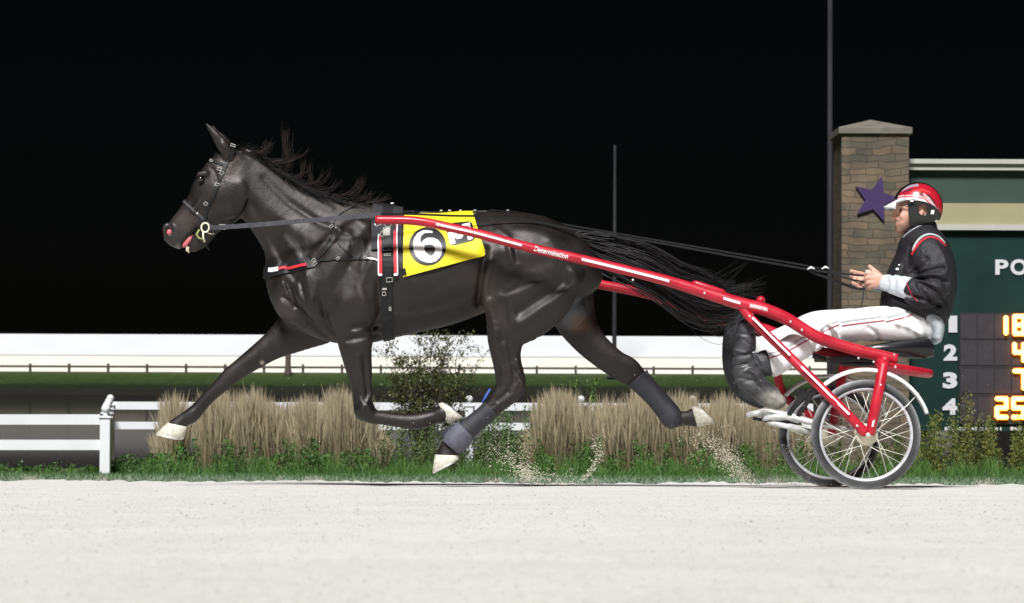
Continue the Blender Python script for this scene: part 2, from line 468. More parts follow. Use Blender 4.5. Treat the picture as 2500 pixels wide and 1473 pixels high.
def band(mb, bvh, c, da, wd, t=.006, off=.002, a0=0., a1=360., n=56, rmax=.8):
    """a band round a body: plane spanned by da and the sideways axis through c"""
    c = Vector(c); da = Vector(da).normalized(); db = Vector((0, 1, 0)); nn = da.cross(db).normalized()
    L = []
    full = abs(a1-a0) >= 359
    for k in range(n if full else n+1):
        a = math.radians(a0+(a1-a0)*k/n); d = da*math.cos(a)+db*math.sin(a); row = []
        for s_ in (-1, 1):
            o = c+nn*(wd/2*s_); h = bvh.ray_cast(o+d*rmax, -d, rmax)
            row.append((h[0] if h[0] is not None else o+d*.05)+d*off)
        L.append((row[0], row[1], row[1]+d*t, row[0]+d*t))
    vs = [q for r in L for q in r]; fs = []; m = len(L)
    for i in range(m if full else m-1):
        j = (i+1) % m
        for k in range(4):
            l = (k+1) % 4; fs.append((i*4+k, i*4+l, j*4+l, j*4+k))
    if not full: fs += [(3, 2, 1, 0), tuple((m-1)*4+k for k in range(4))]
    mb.add(vs, fs)

# ================================================================== SETTING
SLOPE = 0.03
def track_z(y): return -SLOPE*(y+0.6)
def noise_mix(m, cols, scale, detail=5, pos=(.35, .65)):
    t = m.node_tree; b = t.nodes['Principled BSDF']; tc = t.nodes.new('ShaderNodeTexCoord')
    n = t.nodes.new('ShaderNodeTexNoise'); n.inputs['Scale'].default_value = scale; n.inputs['Detail'].default_value = detail
    t.links.new(tc.outputs['Object'], n.inputs['Vector'])
    r = t.nodes.new('ShaderNodeValToRGB'); e = r.color_ramp.elements
    e[0].position, e[1].position = pos; e[0].color = (*cols[0], 1); e[1].color = (*cols[1], 1)
    t.links.new(n.outputs[0], r.inputs[0]); return r, b, t, tc

# --- limestone track
mt = mat('limestone_track', (.6, .58, .54), .95, spec=.2)
r1, b, t, tc = noise_mix(mt, ((.61, .60, .575), (.66, .65, .625)), 2.3, 9)
mp = t.nodes.new('ShaderNodeMapping'); mp.inputs['Scale'].default_value = (36, 84, 50); t.links.new(tc.outputs['Object'], mp.inputs[0])
n2 = t.nodes.new('ShaderNodeTexNoise'); n2.inputs['Scale'].default_value = 1.0; n2.inputs['Detail'].default_value = 8; n2.inputs['Roughness'].default_value = .7
t.links.new(mp.outputs[0], n2.inputs['Vector'])
r2 = t.nodes.new('ShaderNodeValToRGB'); e = r2.color_ramp.elements
e[0].position = .33; e[0].color = (.56, .55, .53, 1); e[1].position = .47; e[1].color = (1, 1, 1, 1)
t.links.new(n2.outputs[0], r2.inputs[0])
mx = t.nodes.new('ShaderNodeMix'); mx.data_type = 'RGBA'; mx.blend_type = 'MULTIPLY'; mx.inputs[0].default_value = 1
t.links.new(r1.outputs[0], mx.inputs[6]); t.links.new(r2.outputs[0], mx.inputs[7]); t.links.new(mx.outputs[2], b.inputs['Base Color'])
bp = t.nodes.new('ShaderNodeBump'); bp.inputs['Strength'].default_value = .6; bp.inputs['Distance'].default_value = .006
t.links.new(n2.outputs[0], bp.inputs['Height']); t.links.new(bp.outputs[0], b.inputs['Normal'])
xs = np.concatenate([[-260, -120, -50, -20, -9], np.arange(-7, 7.001, .035), [9, 20, 50, 120, 260]])
ys = [-70, -30, -15, -8, -4, -1.5, 0, 1, 1.8, 2.2, 2.32, 2.40, 2.43]
V = []; 
rr = np.random.default_rng(3)
e1 = np.convolve(rr.normal(0, 1, len(xs)+20), np.ones(9)/9, 'same')[10:-10]
e2 = rr.normal(0, 1, len(xs))
for j, y in enumerate(ys):
    for i, x in enumerate(xs):
        z = track_z(y); yy = y
        if y >= 2.2:
            yy = y+.06*e1[i]; z += .010*e1[i]+.004*e2[i]
        if j == len(ys)-1: z -= .09
        V.append((x, yy, z))
nx = len(xs)
Fc = [(j*nx+i, j*nx+i+1, (j+1)*nx+i+1, (j+1)*nx+i) for j in range(len(ys)-1) for i in range(nx-1)]
tag(mk('track', V, Fc, mt, smooth=True), kind='structure')

# --- ground beyond the track: verge, shore, pond bed, far bank
def D2Y(d): return d-15.6
WATER = -1.0
prof = [(17.95, -.10, (.17, .20, .15)), (18.6, -.125, (.15, .20, .12)), (21, -.20, (.10, .16, .07)), (26, -.38, (.08, .14, .05)), (33, -.64, (.05, .09, .03)), (38, -.80, (.045, .07, .025)), (43.5, -.95, (.05, .055, .03)),
        (46, -1.01, (.04, .04, .03)), (50, -1.4, (.03, .03, .025)), (195, -1.4, (.03, .03, .02)), (200, -1.02, (.012, .011, .008)), (203, -.62, (.012, .013, .008)), (205.5, -.33, (.010, .014, .006)),
        (207, -.1, (.022, .040, .010)), (211, .55, (.035, .055, .016)), (213.5, .74, (.07, .085, .045)), (216, .76, (.16, .155, .13)), (260, .8, (.08, .08, .05)), (900, .8, (.04, .05, .03))]
xs2 = np.concatenate([[-900, -300, -120], np.arange(-60, 60.1, 1.5), [120, 300, 900]])
V = []; C = []
for (d, z, c) in prof:
    for x in xs2:
        V.append((x, D2Y(d), z+(rr.normal(0, .04) if 200 <= d <= 212 else 0))); C.append(c)
nx = len(xs2)
Fc = [(j*nx+i, j*nx+i+1, (j+1)*nx+i+1, (j+1)*nx+i) for j in range(len(prof)-1) for i in range(nx-1)]
mg = mat('ground_cover', (.1, .1, .05), .95, spec=.15, vcol=True, var=.45, vscale=2.2, bump=.5, bscale=14)
tag(mk('ground', V, Fc, mg, smooth=True, cols=np.array(C)), kind='structure')
mw = mat('pond_water', (.012, .0115, .011), .5, spec=0, bump=.02, bscale=1.2, stretch=(.5, 2.2, 1)); t = mw.node_tree
gs = t.nodes.new('ShaderNodeBsdfGlossy'); gs.inputs['Color'].default_value = (.15, .145, .14, 1); gs.inputs['Roughness'].default_value = .05
ad = t.nodes.new('ShaderNodeAddShader'); pb_ = t.nodes['Principled BSDF']; t.links.new(pb_.inputs['Normal'].links[0].from_socket, gs.inputs['Normal'])
t.links.new(pb_.outputs[0], ad.inputs[0]); t.links.new(gs.outputs[0], ad.inputs[1]); t.links.new(ad.outputs[0], t.nodes['Material Output'].inputs['Surface'])
tag(mk('water', [(-500, D2Y(44.5), WATER), (500, D2Y(44.5), WATER), (500, D2Y(201), WATER), (-500, D2Y(201), WATER)], [(0, 1, 2, 3)], mw), kind='structure')

# --- long white building beyond the pond
bx0, bx1 = P(-2600, 900, D2Y(216)).x, P(2330, 900, D2Y(216)).x
lb = empty('long_building', (0, D2Y(218), .75), 'long low white building with a pale metal roof beyond the pond', 'building')
ez = P(1250, 872, D2Y(216)).z; rz = P(1250, 820, D2Y(222)).z
b = MB(); b.box((bx0, D2Y(216), .5), (bx1, D2Y(228), ez-.012)); b.build('wall', M['wall'], lb, False)
b = MB(); vs = []
for x in (bx0-.4, bx1+.4):
    vs += [(x, D2Y(215.97), ez-.01), (x, D2Y(215.97), ez+.08), (x, D2Y(222), rz), (x, D2Y(228.03), ez+.08), (x, D2Y(228.03), ez-.01), (x, D2Y(222), rz-.16)]
b.add(vs, [(0, 6, 7, 1), (1, 7, 8, 2), (2, 8, 9, 3), (3, 9, 10, 4), (4, 10, 11, 5), (5, 11, 6, 0), (0, 1, 2, 5), (5, 2, 3, 4), (6, 11, 8, 7), (11, 10, 9, 8)])
b.build('roof', M['roof'], lb, False)
# --- rail fence along the far bank
rf = empty('rail_fence', (0, D2Y(212.5), .72), 'dark weathered rail fence running along the far bank below the white building', 'fence')
Yf = D2Y(212.5)
b = MB(); b.box((P(-300, 900, Yf).x, Yf-.05, P(1250, 902, Yf).z), (P(2250, 900, Yf).x, Yf+.05, P(1250, 896.5, Yf).z)); b.build('rail', M['rail'], rf, False)
for k in range(-4, 23):
    px = 73+95.2*k; x = P(px, 900, Yf).x
    b = MB(); b.box((x-.10, Yf+.052, .6), (x+.10, Yf+.24, P(1250, 892+random.uniform(-1, 1), Yf).z), .02); b.build('post', M['rail'], rf, False)
# --- thick post before the building
Yp = D2Y(211); wp = P(703, 912, Yp)
b = MB(); b.tube([(wp.x, Yp, .3), (wp.x, Yp, .75), (wp.x, Yp, 1.2), (wp.x, Yp, 3.4), (wp.x, Yp, 3.5)], [.34, .31, .23, .21, .17], 12)
tag(b.build('wooden_post', M['bark']), 'thick dark wooden post standing before the long white building, seen under the horse', 'post')
# --- light poles
def lpole(px, Y, zb, ztop, r0, r1, label):
    p = P(px, 800, Y); b = MB(); rt = empty('light_pole', (p.x, Y, zb), label, 'pole', 'light poles in the infield')
    b.tube([(p.x, Y, zb), (p.x, Y, zb+.5), (p.x, Y, ztop)], [r0*1.02, r0, r1], 12); b.build('shaft', M['pole'], rt)
    b = MB(); b.box((p.x-.28*r0/.09, Y-.28*r0/.09, zb-.1), (p.x+.28*r0/.09, Y+.28*r0/.09, zb+.06), .02); b.build('base_plate', M['pole'], rt, False)
lpole(1500, D2Y(210), .5, P(1500, 355, D2Y(210)).z, .19, .10, 'thin dim light pole standing far back beyond the pond above the horse tail')
lpole(2026, D2Y(47), -1.02, P(2026, -60, D2Y(47)).z, .055, .045, 'tall thin grey light pole just left of the stone pillar')

# --- white board fence by the shore
fn = empty('board_fence', tuple(P(258, 1165, D2Y(33))), 'white vinyl two rail fence with ball topped posts, turning a corner at left', 'fence')
def fpost(px, ptop, pbase, d, wd=.127):
    Y = D2Y(d); c = P(px, pbase, Y); zt = P(px, ptop, Y).z; x, h = c.x, wd/2
    b = MB(); zc = zt-.19
    b.box((x-h, Y-h, c.z-.15), (x+h, Y+h, zc), .006); p = b.build('post', M['vinyl'], fn, False)
    b = MB(); b.box((x-h*1.25, Y-h*1.25, zc), (x+h*1.25, Y+h*1.25, zc+.03), .008)
    b.tube([(x, Y, zc+.03), (x, Y, zc+.055), (x, Y, zc+.07)], [.045, .03, .028], 12); b.ball((x, Y, zc+.122), .058, 14, 10)
    b.build('finial', M['vinyl'], p)
def frail(p0, d0, p1, d1, y0, y1, yo=0):
    """rail between two picture points at the given distances; y0,y1 = (top,bottom) at each end"""
    b = MB(); A0 = P(p0, y0[0], D2Y(d0)); A1 = P(p0, y0[1], D2Y(d0)); B0 = P(p1, y1[0], D2Y(d1)); B1 = P(p1, y1[1], D2Y(d1))
    dr = (B0-A0).normalized(); n = Vector((-dr.y, dr.x, 0)).normalized()*.02
    b.add([A0-n, A0+n, A1+n, A1-n, B0-n, B0+n, B1+n, B1-n], [(0, 1, 2, 3), (7, 6, 5, 4), (0, 4, 5, 1), (1, 5, 6, 2), (2, 6, 7, 3), (3, 7, 4, 0)])
    b.build('rail', M['vinyl'], fn, False)
fpost(257, 985, 1165, 33)
fpost(260, 978, 1157, 36); fpost(264, 970, 1150, 39); fpost(268, 962, 1143, 42, .127)
fpost(-360, 985, 1164, 33)
for y0, y1 in ((1012, 1037), (1074, 1099)): frail(-700, 33, 245, 33, (y0, y1), (y0, y1))
frail(257, 33.1, 268, 41.9, (1006, 1031), (981, 1000)); frail(257, 33.1, 268, 41.9, (1070, 1095), (1030, 1049))
for k in range(8):
    px = 872+273*(k-2)
    if 500 < px < 1900: fpost(px, 963+px*.001, 1150, 42)
px0 = 276
for (a_, b_) in ((981, 1000), (1030, 1048)): frail(px0, 42, 1985, 42, (a_, b_), (a_+5, b_+5))

# --- stone pillar with the purple star
Yq = D2Y(40)
def stone_mat():
    m = mat('stacked_stone', (.1, .08, .06), .85, spec=.25); t = m.node_tree; b = t.nodes['Principled BSDF']; L = t.links.new
    tc = t.nodes.new('ShaderNodeTexCoord'); sp = t.nodes.new('ShaderNodeSeparateXYZ'); L(tc.outputs['Object'], sp.inputs[0])
    ad = t.nodes.new('ShaderNodeMath'); ad.operation = 'ADD'; L(sp.outputs[0], ad.inputs[0]); L(sp.outputs[1], ad.inputs[1])
    cb = t.nodes.new('ShaderNodeCombineXYZ'); L(ad.outputs[0], cb.inputs[0]); L(sp.outputs[2], cb.inputs[1])
    ns = t.nodes.new('ShaderNodeTexNoise'); ns.inputs['Scale'].default_value = 3; L(cb.outputs[0], ns.inputs['Vector'])
    mxv = t.nodes.new('ShaderNodeMix'); mxv.data_type = 'VECTOR'; mxv.inputs[0].default_value = .14; L(cb.outputs[0], mxv.inputs[4]); L(ns.outputs[1], mxv.inputs[5])
    br = t.nodes.new('ShaderNodeTexBrick'); br.inputs['Scale'].default_value = 1.0; br.inputs['Brick Width'].default_value = .38; br.inputs['Row Height'].default_value = .090
    br.inputs['Mortar Size'].default_value = .007; br.inputs['Mortar Smooth'].default_value = .3; br.offset = .43; br.squash = .6; br.squash_frequency = 3
    br.inputs['Color1'].default_value = (.175, .130, .092, 1); br.inputs['Color2'].default_value = (.105, .100, .080, 1); br.inputs['Mortar'].default_value = (.098, .084, .066, 1)
    L(mxv.outputs[1], br.inputs['Vector'])
    n = t.nodes.new('ShaderNodeTexNoise'); n.inputs['Scale'].default_value = 2.6; n.inputs['Detail'].default_value = 8; L(tc.outputs['Object'], n.inputs['Vector'])
    r = t.nodes.new('ShaderNodeValToRGB'); r.color_ramp.elements[0].position = .3; r.color_ramp.elements[1].position = .7
    r.color_ramp.elements[0].color = (.62, .62, .66, 1); r.color_ramp.elements[1].color = (1.2, 1.15, 1.08, 1); L(n.outputs[0], r.inputs[0])
    x = t.nodes.new('ShaderNodeMix'); x.data_type = 'RGBA'; x.blend_type = 'MULTIPLY'; x.inputs[0].default_value = 1; L(br.outputs[0], x.inputs[6]); L(r.outputs[0], x.inputs[7]); L(x.outputs[2], b.inputs['Base Color'])
    bp = t.nodes.new('ShaderNodeBump'); bp.inputs['Strength'].default_value = .9; bp.inputs['Distance'].default_value = .03; bp.invert = True
    L(br.outputs[1], bp.inputs['Height']); L(bp.outputs[0], b.inputs['Normal']); return m
pb = P(2137, 915, Yq); px0, px1 = P(2055, 500, Yq).x, P(2219, 500, Yq).x
sp = empty('stone_pillar', (pb.x, Yq+.55, -1.0), 'tall stacked stone pillar with a peaked cap and a purple star', 'pillar')
zt = P(2137, 328, Yq).z
b = MB(); b.box((px0, Yq, -1.1), (px1, Yq+1.1, zt)); b.build('column', stone_mat(), sp, False)
b = MB(); z2 = P(2137, 311, Yq).z; o = .05; cx = (px0+px1)/2; cy = Yq+.55
b.box((px0-o, Yq-o, zt), (px1+o, Yq+1.1+o, z2), .01)
zp = P(2137, 293, Yq+.55).z
b.add([(px0-o+.01, Yq-o+.01, z2), (px1+o-.01, Yq-o+.01, z2), (px1+o-.01, Yq+1.1+o-.01, z2), (px0-o+.01, Yq+1.1+o-.01, z2), (cx, cy, zp)], [(0, 1, 4), (1, 2, 4), (2, 3, 4), (3, 0, 4)])
b.build('cap', M['cap'], sp, False)
st = []
for k in range(10):
    a = math.radians(75+36*k); rr_ = 58 if k % 2 == 0 else 25
    st.append((2138+rr_*math.cos(a), 487-rr_*math.sin(a)))
v2, fs = fill([st]); thick('star_emblem', [P(x, y, Yq-.05) for x, y in v2], fs, Vector((0, -1, 0)), .046, M['purple'], sp)

# --- scoreboard
Ys = D2Y(40.7)
sb = empty('scoreboard', (P(2500, 915, Ys).x, Ys, -1.0), 'dark green tote scoreboard with white numerals and lit orange figures beside the pillar', 'scoreboard')
XL, XR = P(2215, 500, Ys).x, P(3330, 500, Ys).x
def zb(y, Y=Ys): return P(2400, y, Y).z
def sbox(name, y0, y1, m, dy0, dy1, x0=None, x1=None, bev=0.):
    b = MB(); b.box((XL if x0 is None else x0, Ys+dy0, zb(y1)), (XR if x1 is None else x1, Ys+dy1, zb(y0)), bev); return b.build(name, m, sb, False)
sbox('cornice', 391, 402, M['trim'], -.16, .5); sbox('cornice', 402.2, 417, M['trim'], -.11, .5)
sbox('header_panel', 417.2, 497, M['greenlight'], 0, .5); sbox('cream_band', 497.2, 549, M['band'], -.05, .5)
sbox('trim', 549.2, 563, M['trim'], -.10, .5); sbox('panel', 563.2, 1052, M['green'], 0, .5)
for px in (2260, 3280):
    b = MB(); x = P(px, 915, Ys).x; b.box((x-.12, Ys+.1, -1.1), (x+.12, Ys+.4, zb(1052.2))); b.build('leg', M['dark'], sb, False)
XD = P(2342, 900, Ys).x
sbox('display_frame', 764, 1036, M['cellframe'], -.03, -.003, XD, P(3000, 900, Ys).x)
for y0, y1 in ((769, 827), (833, 892), (902, 960), (970, 1029)):
    for k in range(6):
        x0 = 2345+41.5*k
        sbox('display_cell', y0, y1, M['cell'], -.038, -.0302, P(x0, 900, Ys).x, P(x0+38, 900, Ys).x)
def letters(txt, x0, y0, x1, y1, bold=.035, name='lettering'):
    v, f = text2d(txt, bold); v = fit2d(v, x0, y0, x1, y1)
    thick(name, [P(x, y, Ys-.02) for x, y in v], f, Vector((0, -1, 0)), .016, M['letter'], sb)
letters('P', 2430, 634, 2462, 671); letters('O', 2467, 633, 2508, 672)
letters('1', 2316, 771, 2337, 812, .05); letters('2', 2304, 841, 2337, 881, .05); letters('3', 2302, 909, 2337, 949, .05); letters('4', 2301, 973, 2337, 1013, .05)
SEG = {'0': 'abcdef', '1': 'bc', '2': 'abged', '4': 'fgbc', '5': 'afgcd', '7': 'abc', '8': 'abcdefg'}
def digit(ch, x0, y0, x1, y1):
    r = .030; q = {'a': ((x0, y0), (x1, y0)), 'b': ((x1, y0), (x1, (y0+y1)/2)), 'c': ((x1, (y0+y1)/2), (x1, y1)), 'd': ((x0, y1), (x1, y1)), 'e': ((x0, (y0+y1)/2), (x0, y1)), 'f': ((x0, y0), (x0, (y0+y1)/2)), 'g': ((x0, (y0+y1)/2), (x1, (y0+y1)/2))}
    b = MB()
    for s_ in SEG[ch]:
        (a, c), (d, e) = q[s_]; A, B = P(a, c, Ys-.085), P(d, e, Ys-.085)
        b.tube([A+(B-A)*t for t in (0, .5, 1)], r, 8); b.ball(A, r, 8, 6); b.ball(B, r, 8, 6)
    o_ = b.build('lit_figure', M['led'], sb); b = MB()
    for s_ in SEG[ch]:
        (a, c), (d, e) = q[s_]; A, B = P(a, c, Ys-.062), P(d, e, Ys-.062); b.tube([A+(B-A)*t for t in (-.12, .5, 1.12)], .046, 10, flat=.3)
    b.build('led_glow', M['glow_led'], o_)  # orange bloom at the figure edges, added as wider emissive tubes behind
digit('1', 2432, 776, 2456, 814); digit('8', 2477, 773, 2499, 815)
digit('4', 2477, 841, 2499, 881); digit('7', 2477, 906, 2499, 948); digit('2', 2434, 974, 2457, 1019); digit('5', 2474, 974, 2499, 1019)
b = MB(); x = 2306
while x < 2560:
    wd = random.uniform(3, 7)
    if random.random() < .72: 
        A = P(x, 1051, Ys-.0); b = MB(); b.box((A.x, Ys-.02, A.z), (A.x+wd/S(Ys), Ys-.004, zb(1042+random.uniform(0, 2)))); b.build('faded_letter', M['letter'], sb, False)
    x += wd+random.choice([2, 2, 2, 6])

# ------------------------------------------------------------------ plants
def blades(name, base, ht, lean, wd, colr, tipc, m, seg=4, head=0., seed=1, curve=.5):
    g = np.random.default_rng(seed); n = len(base)
    yaw = g.uniform(-1.1, 1.1, n); wx = np.stack([np.cos(yaw), np.sin(yaw), 0*yaw], 1)
    V = []; C = []
    for k in range(seg+1):
        t = k/seg; p = base+np.stack([lean[:, 0]*t**(1+curve), lean[:, 1]*t**(1+curve), ht*t], 1)
        ww = wd*(1-t)**.6 if head == 0 else wd*(.55+head*max(0, math.sin(max(0, (t-.55)/.45)*math.pi)))*(1 if t < 1 else .2)
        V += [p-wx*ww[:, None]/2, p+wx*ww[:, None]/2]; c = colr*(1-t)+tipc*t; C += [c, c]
    V = np.stack(V, 1).reshape(-1, 3); C = np.stack(C, 1).reshape(-1, 3); s2 = 2*(seg+1)
    Q = np.concatenate([(np.arange(n)*s2)[:, None]+np.array([2*k, 2*k+1, 2*k+3, 2*k+2])[None] for k in range(seg)])
    return mk(name, V, Q, m, smooth=False, cols=C)
def shore_z(d): return np.interp(d, [p[0] for p in prof], [p[1] for p in prof])
def X_at(px, d): return (px-PW/2)*d/F
g = np.random.default_rng(11)
# tall feathery grass behind the near fence
def tall(ranges, n, seed):
    g = np.random.default_rng(seed); B = []; H = []
    for (a, b_, k, hmax) in ranges:
        m = int(n*k); cl = g.uniform(a, b_, max(3, int((b_-a)/17))); px = g.choice(cl, m)+g.normal(0, 15, m); px = np.clip(px, a-6, b_+8); d = g.uniform(34.6, 40.5, m)
        B.append(np.stack([X_at(px, d), D2Y(d), shore_z(d)-.02], 1))
        edge = np.clip(np.minimum(px-a+14, b_+14-px)/45, .55, 1)
        hcl = .90+.08*np.sin(px/23.+a)*np.sin(px/9.3)+.05*np.sin(px/41)
        H.append((hmax*hcl*edge*g.uniform(.40, 1.10, m)**.55))
    return np.vstack(B), np.concatenate(H)
B, Hh = tall([(392, 935, .45, 1.22), (1288, 1960, .55, 1.22)], 27000, 5)
n = len(B); mixv = g.uniform(0, 1, n)[:, None]
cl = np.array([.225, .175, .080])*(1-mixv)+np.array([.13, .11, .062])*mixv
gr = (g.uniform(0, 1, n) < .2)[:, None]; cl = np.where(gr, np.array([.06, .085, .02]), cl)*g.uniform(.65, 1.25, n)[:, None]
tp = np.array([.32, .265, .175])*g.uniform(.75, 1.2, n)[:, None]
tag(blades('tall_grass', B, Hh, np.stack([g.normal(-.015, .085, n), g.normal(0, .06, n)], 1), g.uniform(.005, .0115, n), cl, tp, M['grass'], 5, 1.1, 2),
    'tan feathery ornamental grass behind the white fence', 'grass', kind='stuff')
# low green weeds in front
def leaves(name, Cn, size, colr, m, seed=0, up=.3):
    g = np.random.default_rng(seed); n = len(Cn)
    a = g.normal(0, 1, (n, 3)); a[:, 2] = np.abs(a[:, 2])*.7+up; a /= np.linalg.norm(a, axis=1)[:, None]
    b_ = g.normal(0, 1, (n, 3)); b_ -= a*(a*b_).sum(1)[:, None]; b_ /= np.linalg.norm(b_, axis=1)[:, None]
    s_ = size[:, None]
    V = np.stack([Cn-a*s_*.5, Cn+b_*s_*.28, Cn+a*s_*.5, Cn-b_*s_*.28], 1).reshape(-1, 3)
    Q = np.arange(4*n).reshape(-1, 4); return mk(name, V, Q, m, smooth=False, cols=np.repeat(colr, 4, 0))
def weeds(ranges, seed):
    g = np.random.default_rng(seed); C = []; K = []
    for (a, b_, n, hh, d0, d1, c1, c2) in ranges:
        n = int(n*2.1); ncl = max(4, int((b_-a)/7)); cpx = g.uniform(a, b_, ncl); cd = g.uniform(d0, d1, ncl); ch = hh*g.uniform(.45, 1.15, ncl)
        i = g.integers(0, ncl, n); t = g.uniform(0, 1, n)**.8
        px = cpx[i]+g.normal(0, 9, n)*(1.2-t*.6); d = cd[i]+g.normal(0, .25, n)
        C.append(np.stack([X_at(px, d), D2Y(d), shore_z(d)+t*ch[i]], 1)); mm = g.uniform(0, 1, n)[:, None]
        K.append((np.array(c1)*(1-mm)+np.array(c2)*mm)*g.uniform(.55, 1.4, ncl)[i][:, None])
    return np.vstack(C), np.vstack(K)
G1, G2 = (.026, .080, .012), (.060, .125, .018)
Cn, K = weeds([(268, 420, 1800, .26, 33.5, 35, G1, G2), (400, 960, 6500, .42, 33.4, 36, G1, G2), (930, 1290, 6000, .75, 34, 37, (.035, .07, .014), (.075, .10, .020)), (1180, 1300, 1200, .95, 34, 37, G1, G2),
              (1290, 1960, 7500, .45, 33.4, 36, G1, G2), (1400, 1480, 1100, 1.30, 37, 39.5, (.05, .12, .012), (.09, .16, .02)), (1330, 1410, 700, 1.25, 37, 39.5, (.05, .12, .012), (.09, .16, .02)),
              (1940, 2260, 3800, .55, 34, 38, (.04, .075, .016), (.08, .10, .02)), (2230, 2560, 6500, .78, 34, 38.5, (.055, .10, .018), (.13, .12, .018)), (2330, 2420, 700, 1.15, 36, 38.5, (.06, .10, .018), (.15, .12, .018)), (0, 270, 900, .16, 33.5, 35.5, G1, G2), (-60, 260, 400, .08, 38, 44, G1, G2)], 21)
tag(leaves('weeds', Cn, np.random.default_rng(4).uniform(.016, .048, len(Cn)), K, M['leaf'], 8), 'low green weeds along the shore behind the track verge', 'weeds', kind='stuff')
n = 12000; px = g.uniform(255, 2560, n); d = g.uniform(33.1, 35.2, n); B = np.stack([X_at(px, d), D2Y(d), shore_z(d)-.01], 1)
hh = g.uniform(.10, .34, n)*(.75+.35*np.sin(px/47)*np.sin(px/19)); cl = (np.array([.030, .085, .014])+g.uniform(0, 1, n)[:, None]*np.array([.035, .05, .008]))*g.uniform(.7, 1.3, n)[:, None]
tag(blades('green_grass', B, hh, np.stack([g.normal(0, .08, n), g.normal(0, .05, n)], 1), g.uniform(.007, .014, n), cl, cl*1.2, M['grass'], 3, 0, 12), 'fresh green grass growing at the foot of the tall tan grass', 'grass', kind='stuff')
# short dusty verge grass
n = 26000; px = g.uniform(-60, 2560, n); d = 18.0+15*g.uniform(0, 1, n)**1.8
B = np.stack([X_at(px, d), D2Y(d), shore_z(d)-.005], 1); du = np.clip((d-18)/9, 0, 1)[:, None]; du = np.clip(du+g.normal(0, .25, n)[:, None], 0, 1)
cl = (np.array([.17, .22, .16])*(1-du)+np.array([.05, .115, .03])*du)*g.uniform(.7, 1.25, n)[:, None]
pt = (np.sin(px/37)+np.sin(px/13.7+2)+np.sin(px/91))[:, None]; cl = np.where((pt > 1.5) & (du < .5), np.array([.30, .29, .24])*g.uniform(.8, 1.1, n)[:, None], cl)
tag(blades('verge_grass', B, g.uniform(.018, .05, n)*np.clip(.75+(d-18)*.06, .7, 1.4), np.stack([g.normal(0, .02, n), g.normal(0, .02, n)], 1), g.uniform(.006, .012, n), cl, cl*1.1, M['grass'], 2, 0, 3),
    'short dusty grass on the verge beside the track', 'grass', kind='stuff')
# shrub under the horse's belly
Ysh = D2Y(38.5); sh = empty('shrub', tuple(P(1050, 1150, Ysh)), 'straggly olive green shrub with thin bare stems, seen below the belly of the horse', 'shrub')
b = MB(); tips = []
for k in range(26):
    x0 = 1045+random.uniform(-38, 38); tx = x0+random.uniform(-1, 1)*105+15; ty = random.uniform(815, 930)+abs(tx-1055)*.42
    if tx > 1190: ty = max(ty, 880)
    y0 = Ysh+random.uniform(-.3, .3); y1 = Ysh+random.uniform(-.5, .5); ps = []
    for j in range(9):
        t = j/8; ps.append(P(x0+(tx-x0)*t**1.3+random.uniform(-4, 4), 1150+(ty-1150)*t, y0+(y1-y0)*t))
    b.tube(ps, [.011*(1-.75*j/8) for j in range(9)], 5)
    for j in range(3, 9):
        for q in range(2):
            e = ps[j]+Vector((random.uniform(-.22, .22), random.uniform(-.2, .2), random.uniform(.02, .22))); b.tube([ps[j], (ps[j]+e)/2+Vector((0, 0, .02)), e], [.004, .003, .002], 4); tips += [e, (ps[j]+e)/2]
b.build('stems', M['bark'], sh)
tips = np.array([tuple(t) for t in tips]); i = g.integers(0, len(tips), 9000); Cn = tips[i]+g.normal(0, .045, (9000, 3))
mm = g.uniform(0, 1, 9000)[:, None]; K = (np.array([.030, .046, .015])*(1-mm)+np.array([.085, .092, .018])*mm)*g.uniform(.6, 1.3, 9000)[:, None]
leaves('foliage', Cn, g.uniform(.022, .055, 9000), K, M['leaf'], 9).parent = sh
bpy.data.objects['foliage'].matrix_parent_inverse = Matrix.Translation(-sh.location)

# ================================================================== HORSE
def L2(pts, Y, bs=None):
    """(px,py,rpx[,b][,Y]) -> loft points"""
    out = []
    for q in pts:
        y = q[4] if len(q) > 4 else Y
        p = P(q[0], q[1], y); a = R(q[2], y); b = q[3] if len(q) > 3 and q[3] is not None else a
        out.append((p.x, p.y, p.z, a, b))
    return out
def XZ(pts, Y=-.2): return [(P(x, y, Y).x, P(x, y, Y).z) for x, y in pts]
def PB(s, px, py, Y, rx, ry, rz, rot=0, k=.03, sub=False):
    """ellipsoid with picture-plane radii in pixels, sideways radius in metres; rot in degrees, picture sense"""
    s.ball(P(px, py, Y), (R(rx, Y), ry, R(rz, Y)), math.radians(rot), k, sub)
h = SDF((P(372, 0, 0).x, -.40, P(0, 1170, 0).z), (P(1768, 0, 0).x, .40, P(0, 288, 0).z), .0085)
# trunk
TR = [(706, 602, 796, .13), (745, 556, 822, .185), (800, 520, 836, .225), (870, 503, 842, .245), (940, 512, 828, .265), (1010, 523, 812, .295), (1080, 522, 794, .30), (1150, 519, 768, .285),
      (1220, 516, 752, .27), (1285, 521, 745, .265), (1335, 539, 740, .25), (1380, 567, 735, .215), (1412, 604, 726, .15)]
h.loft([(*P(x, (a+b)/2, 0), R((b-a)/2, 0), w_) for x, a, b, w_ in TR], k=.01, egg=.38)
# neck, withers, chest
h.loft(L2([(588, 432, 62, .062), (620, 457, 71, .064), (668, 503, 80, .075), (722, 551, 104, .092), (772, 594, 137, .125), (815, 640, 150, .17)], 0), k=.06, egg=.35)
h.loft(L2([(850, 545, 52, .05), (930, 560, 50, .06), (1000, 572, 50, .07)], 0), k=.06)
PB(h, 712, 725, -.075, 42, .075, 62, 0, .05); PB(h, 716, 725, .075, 42, .075, 62, 0, .05)
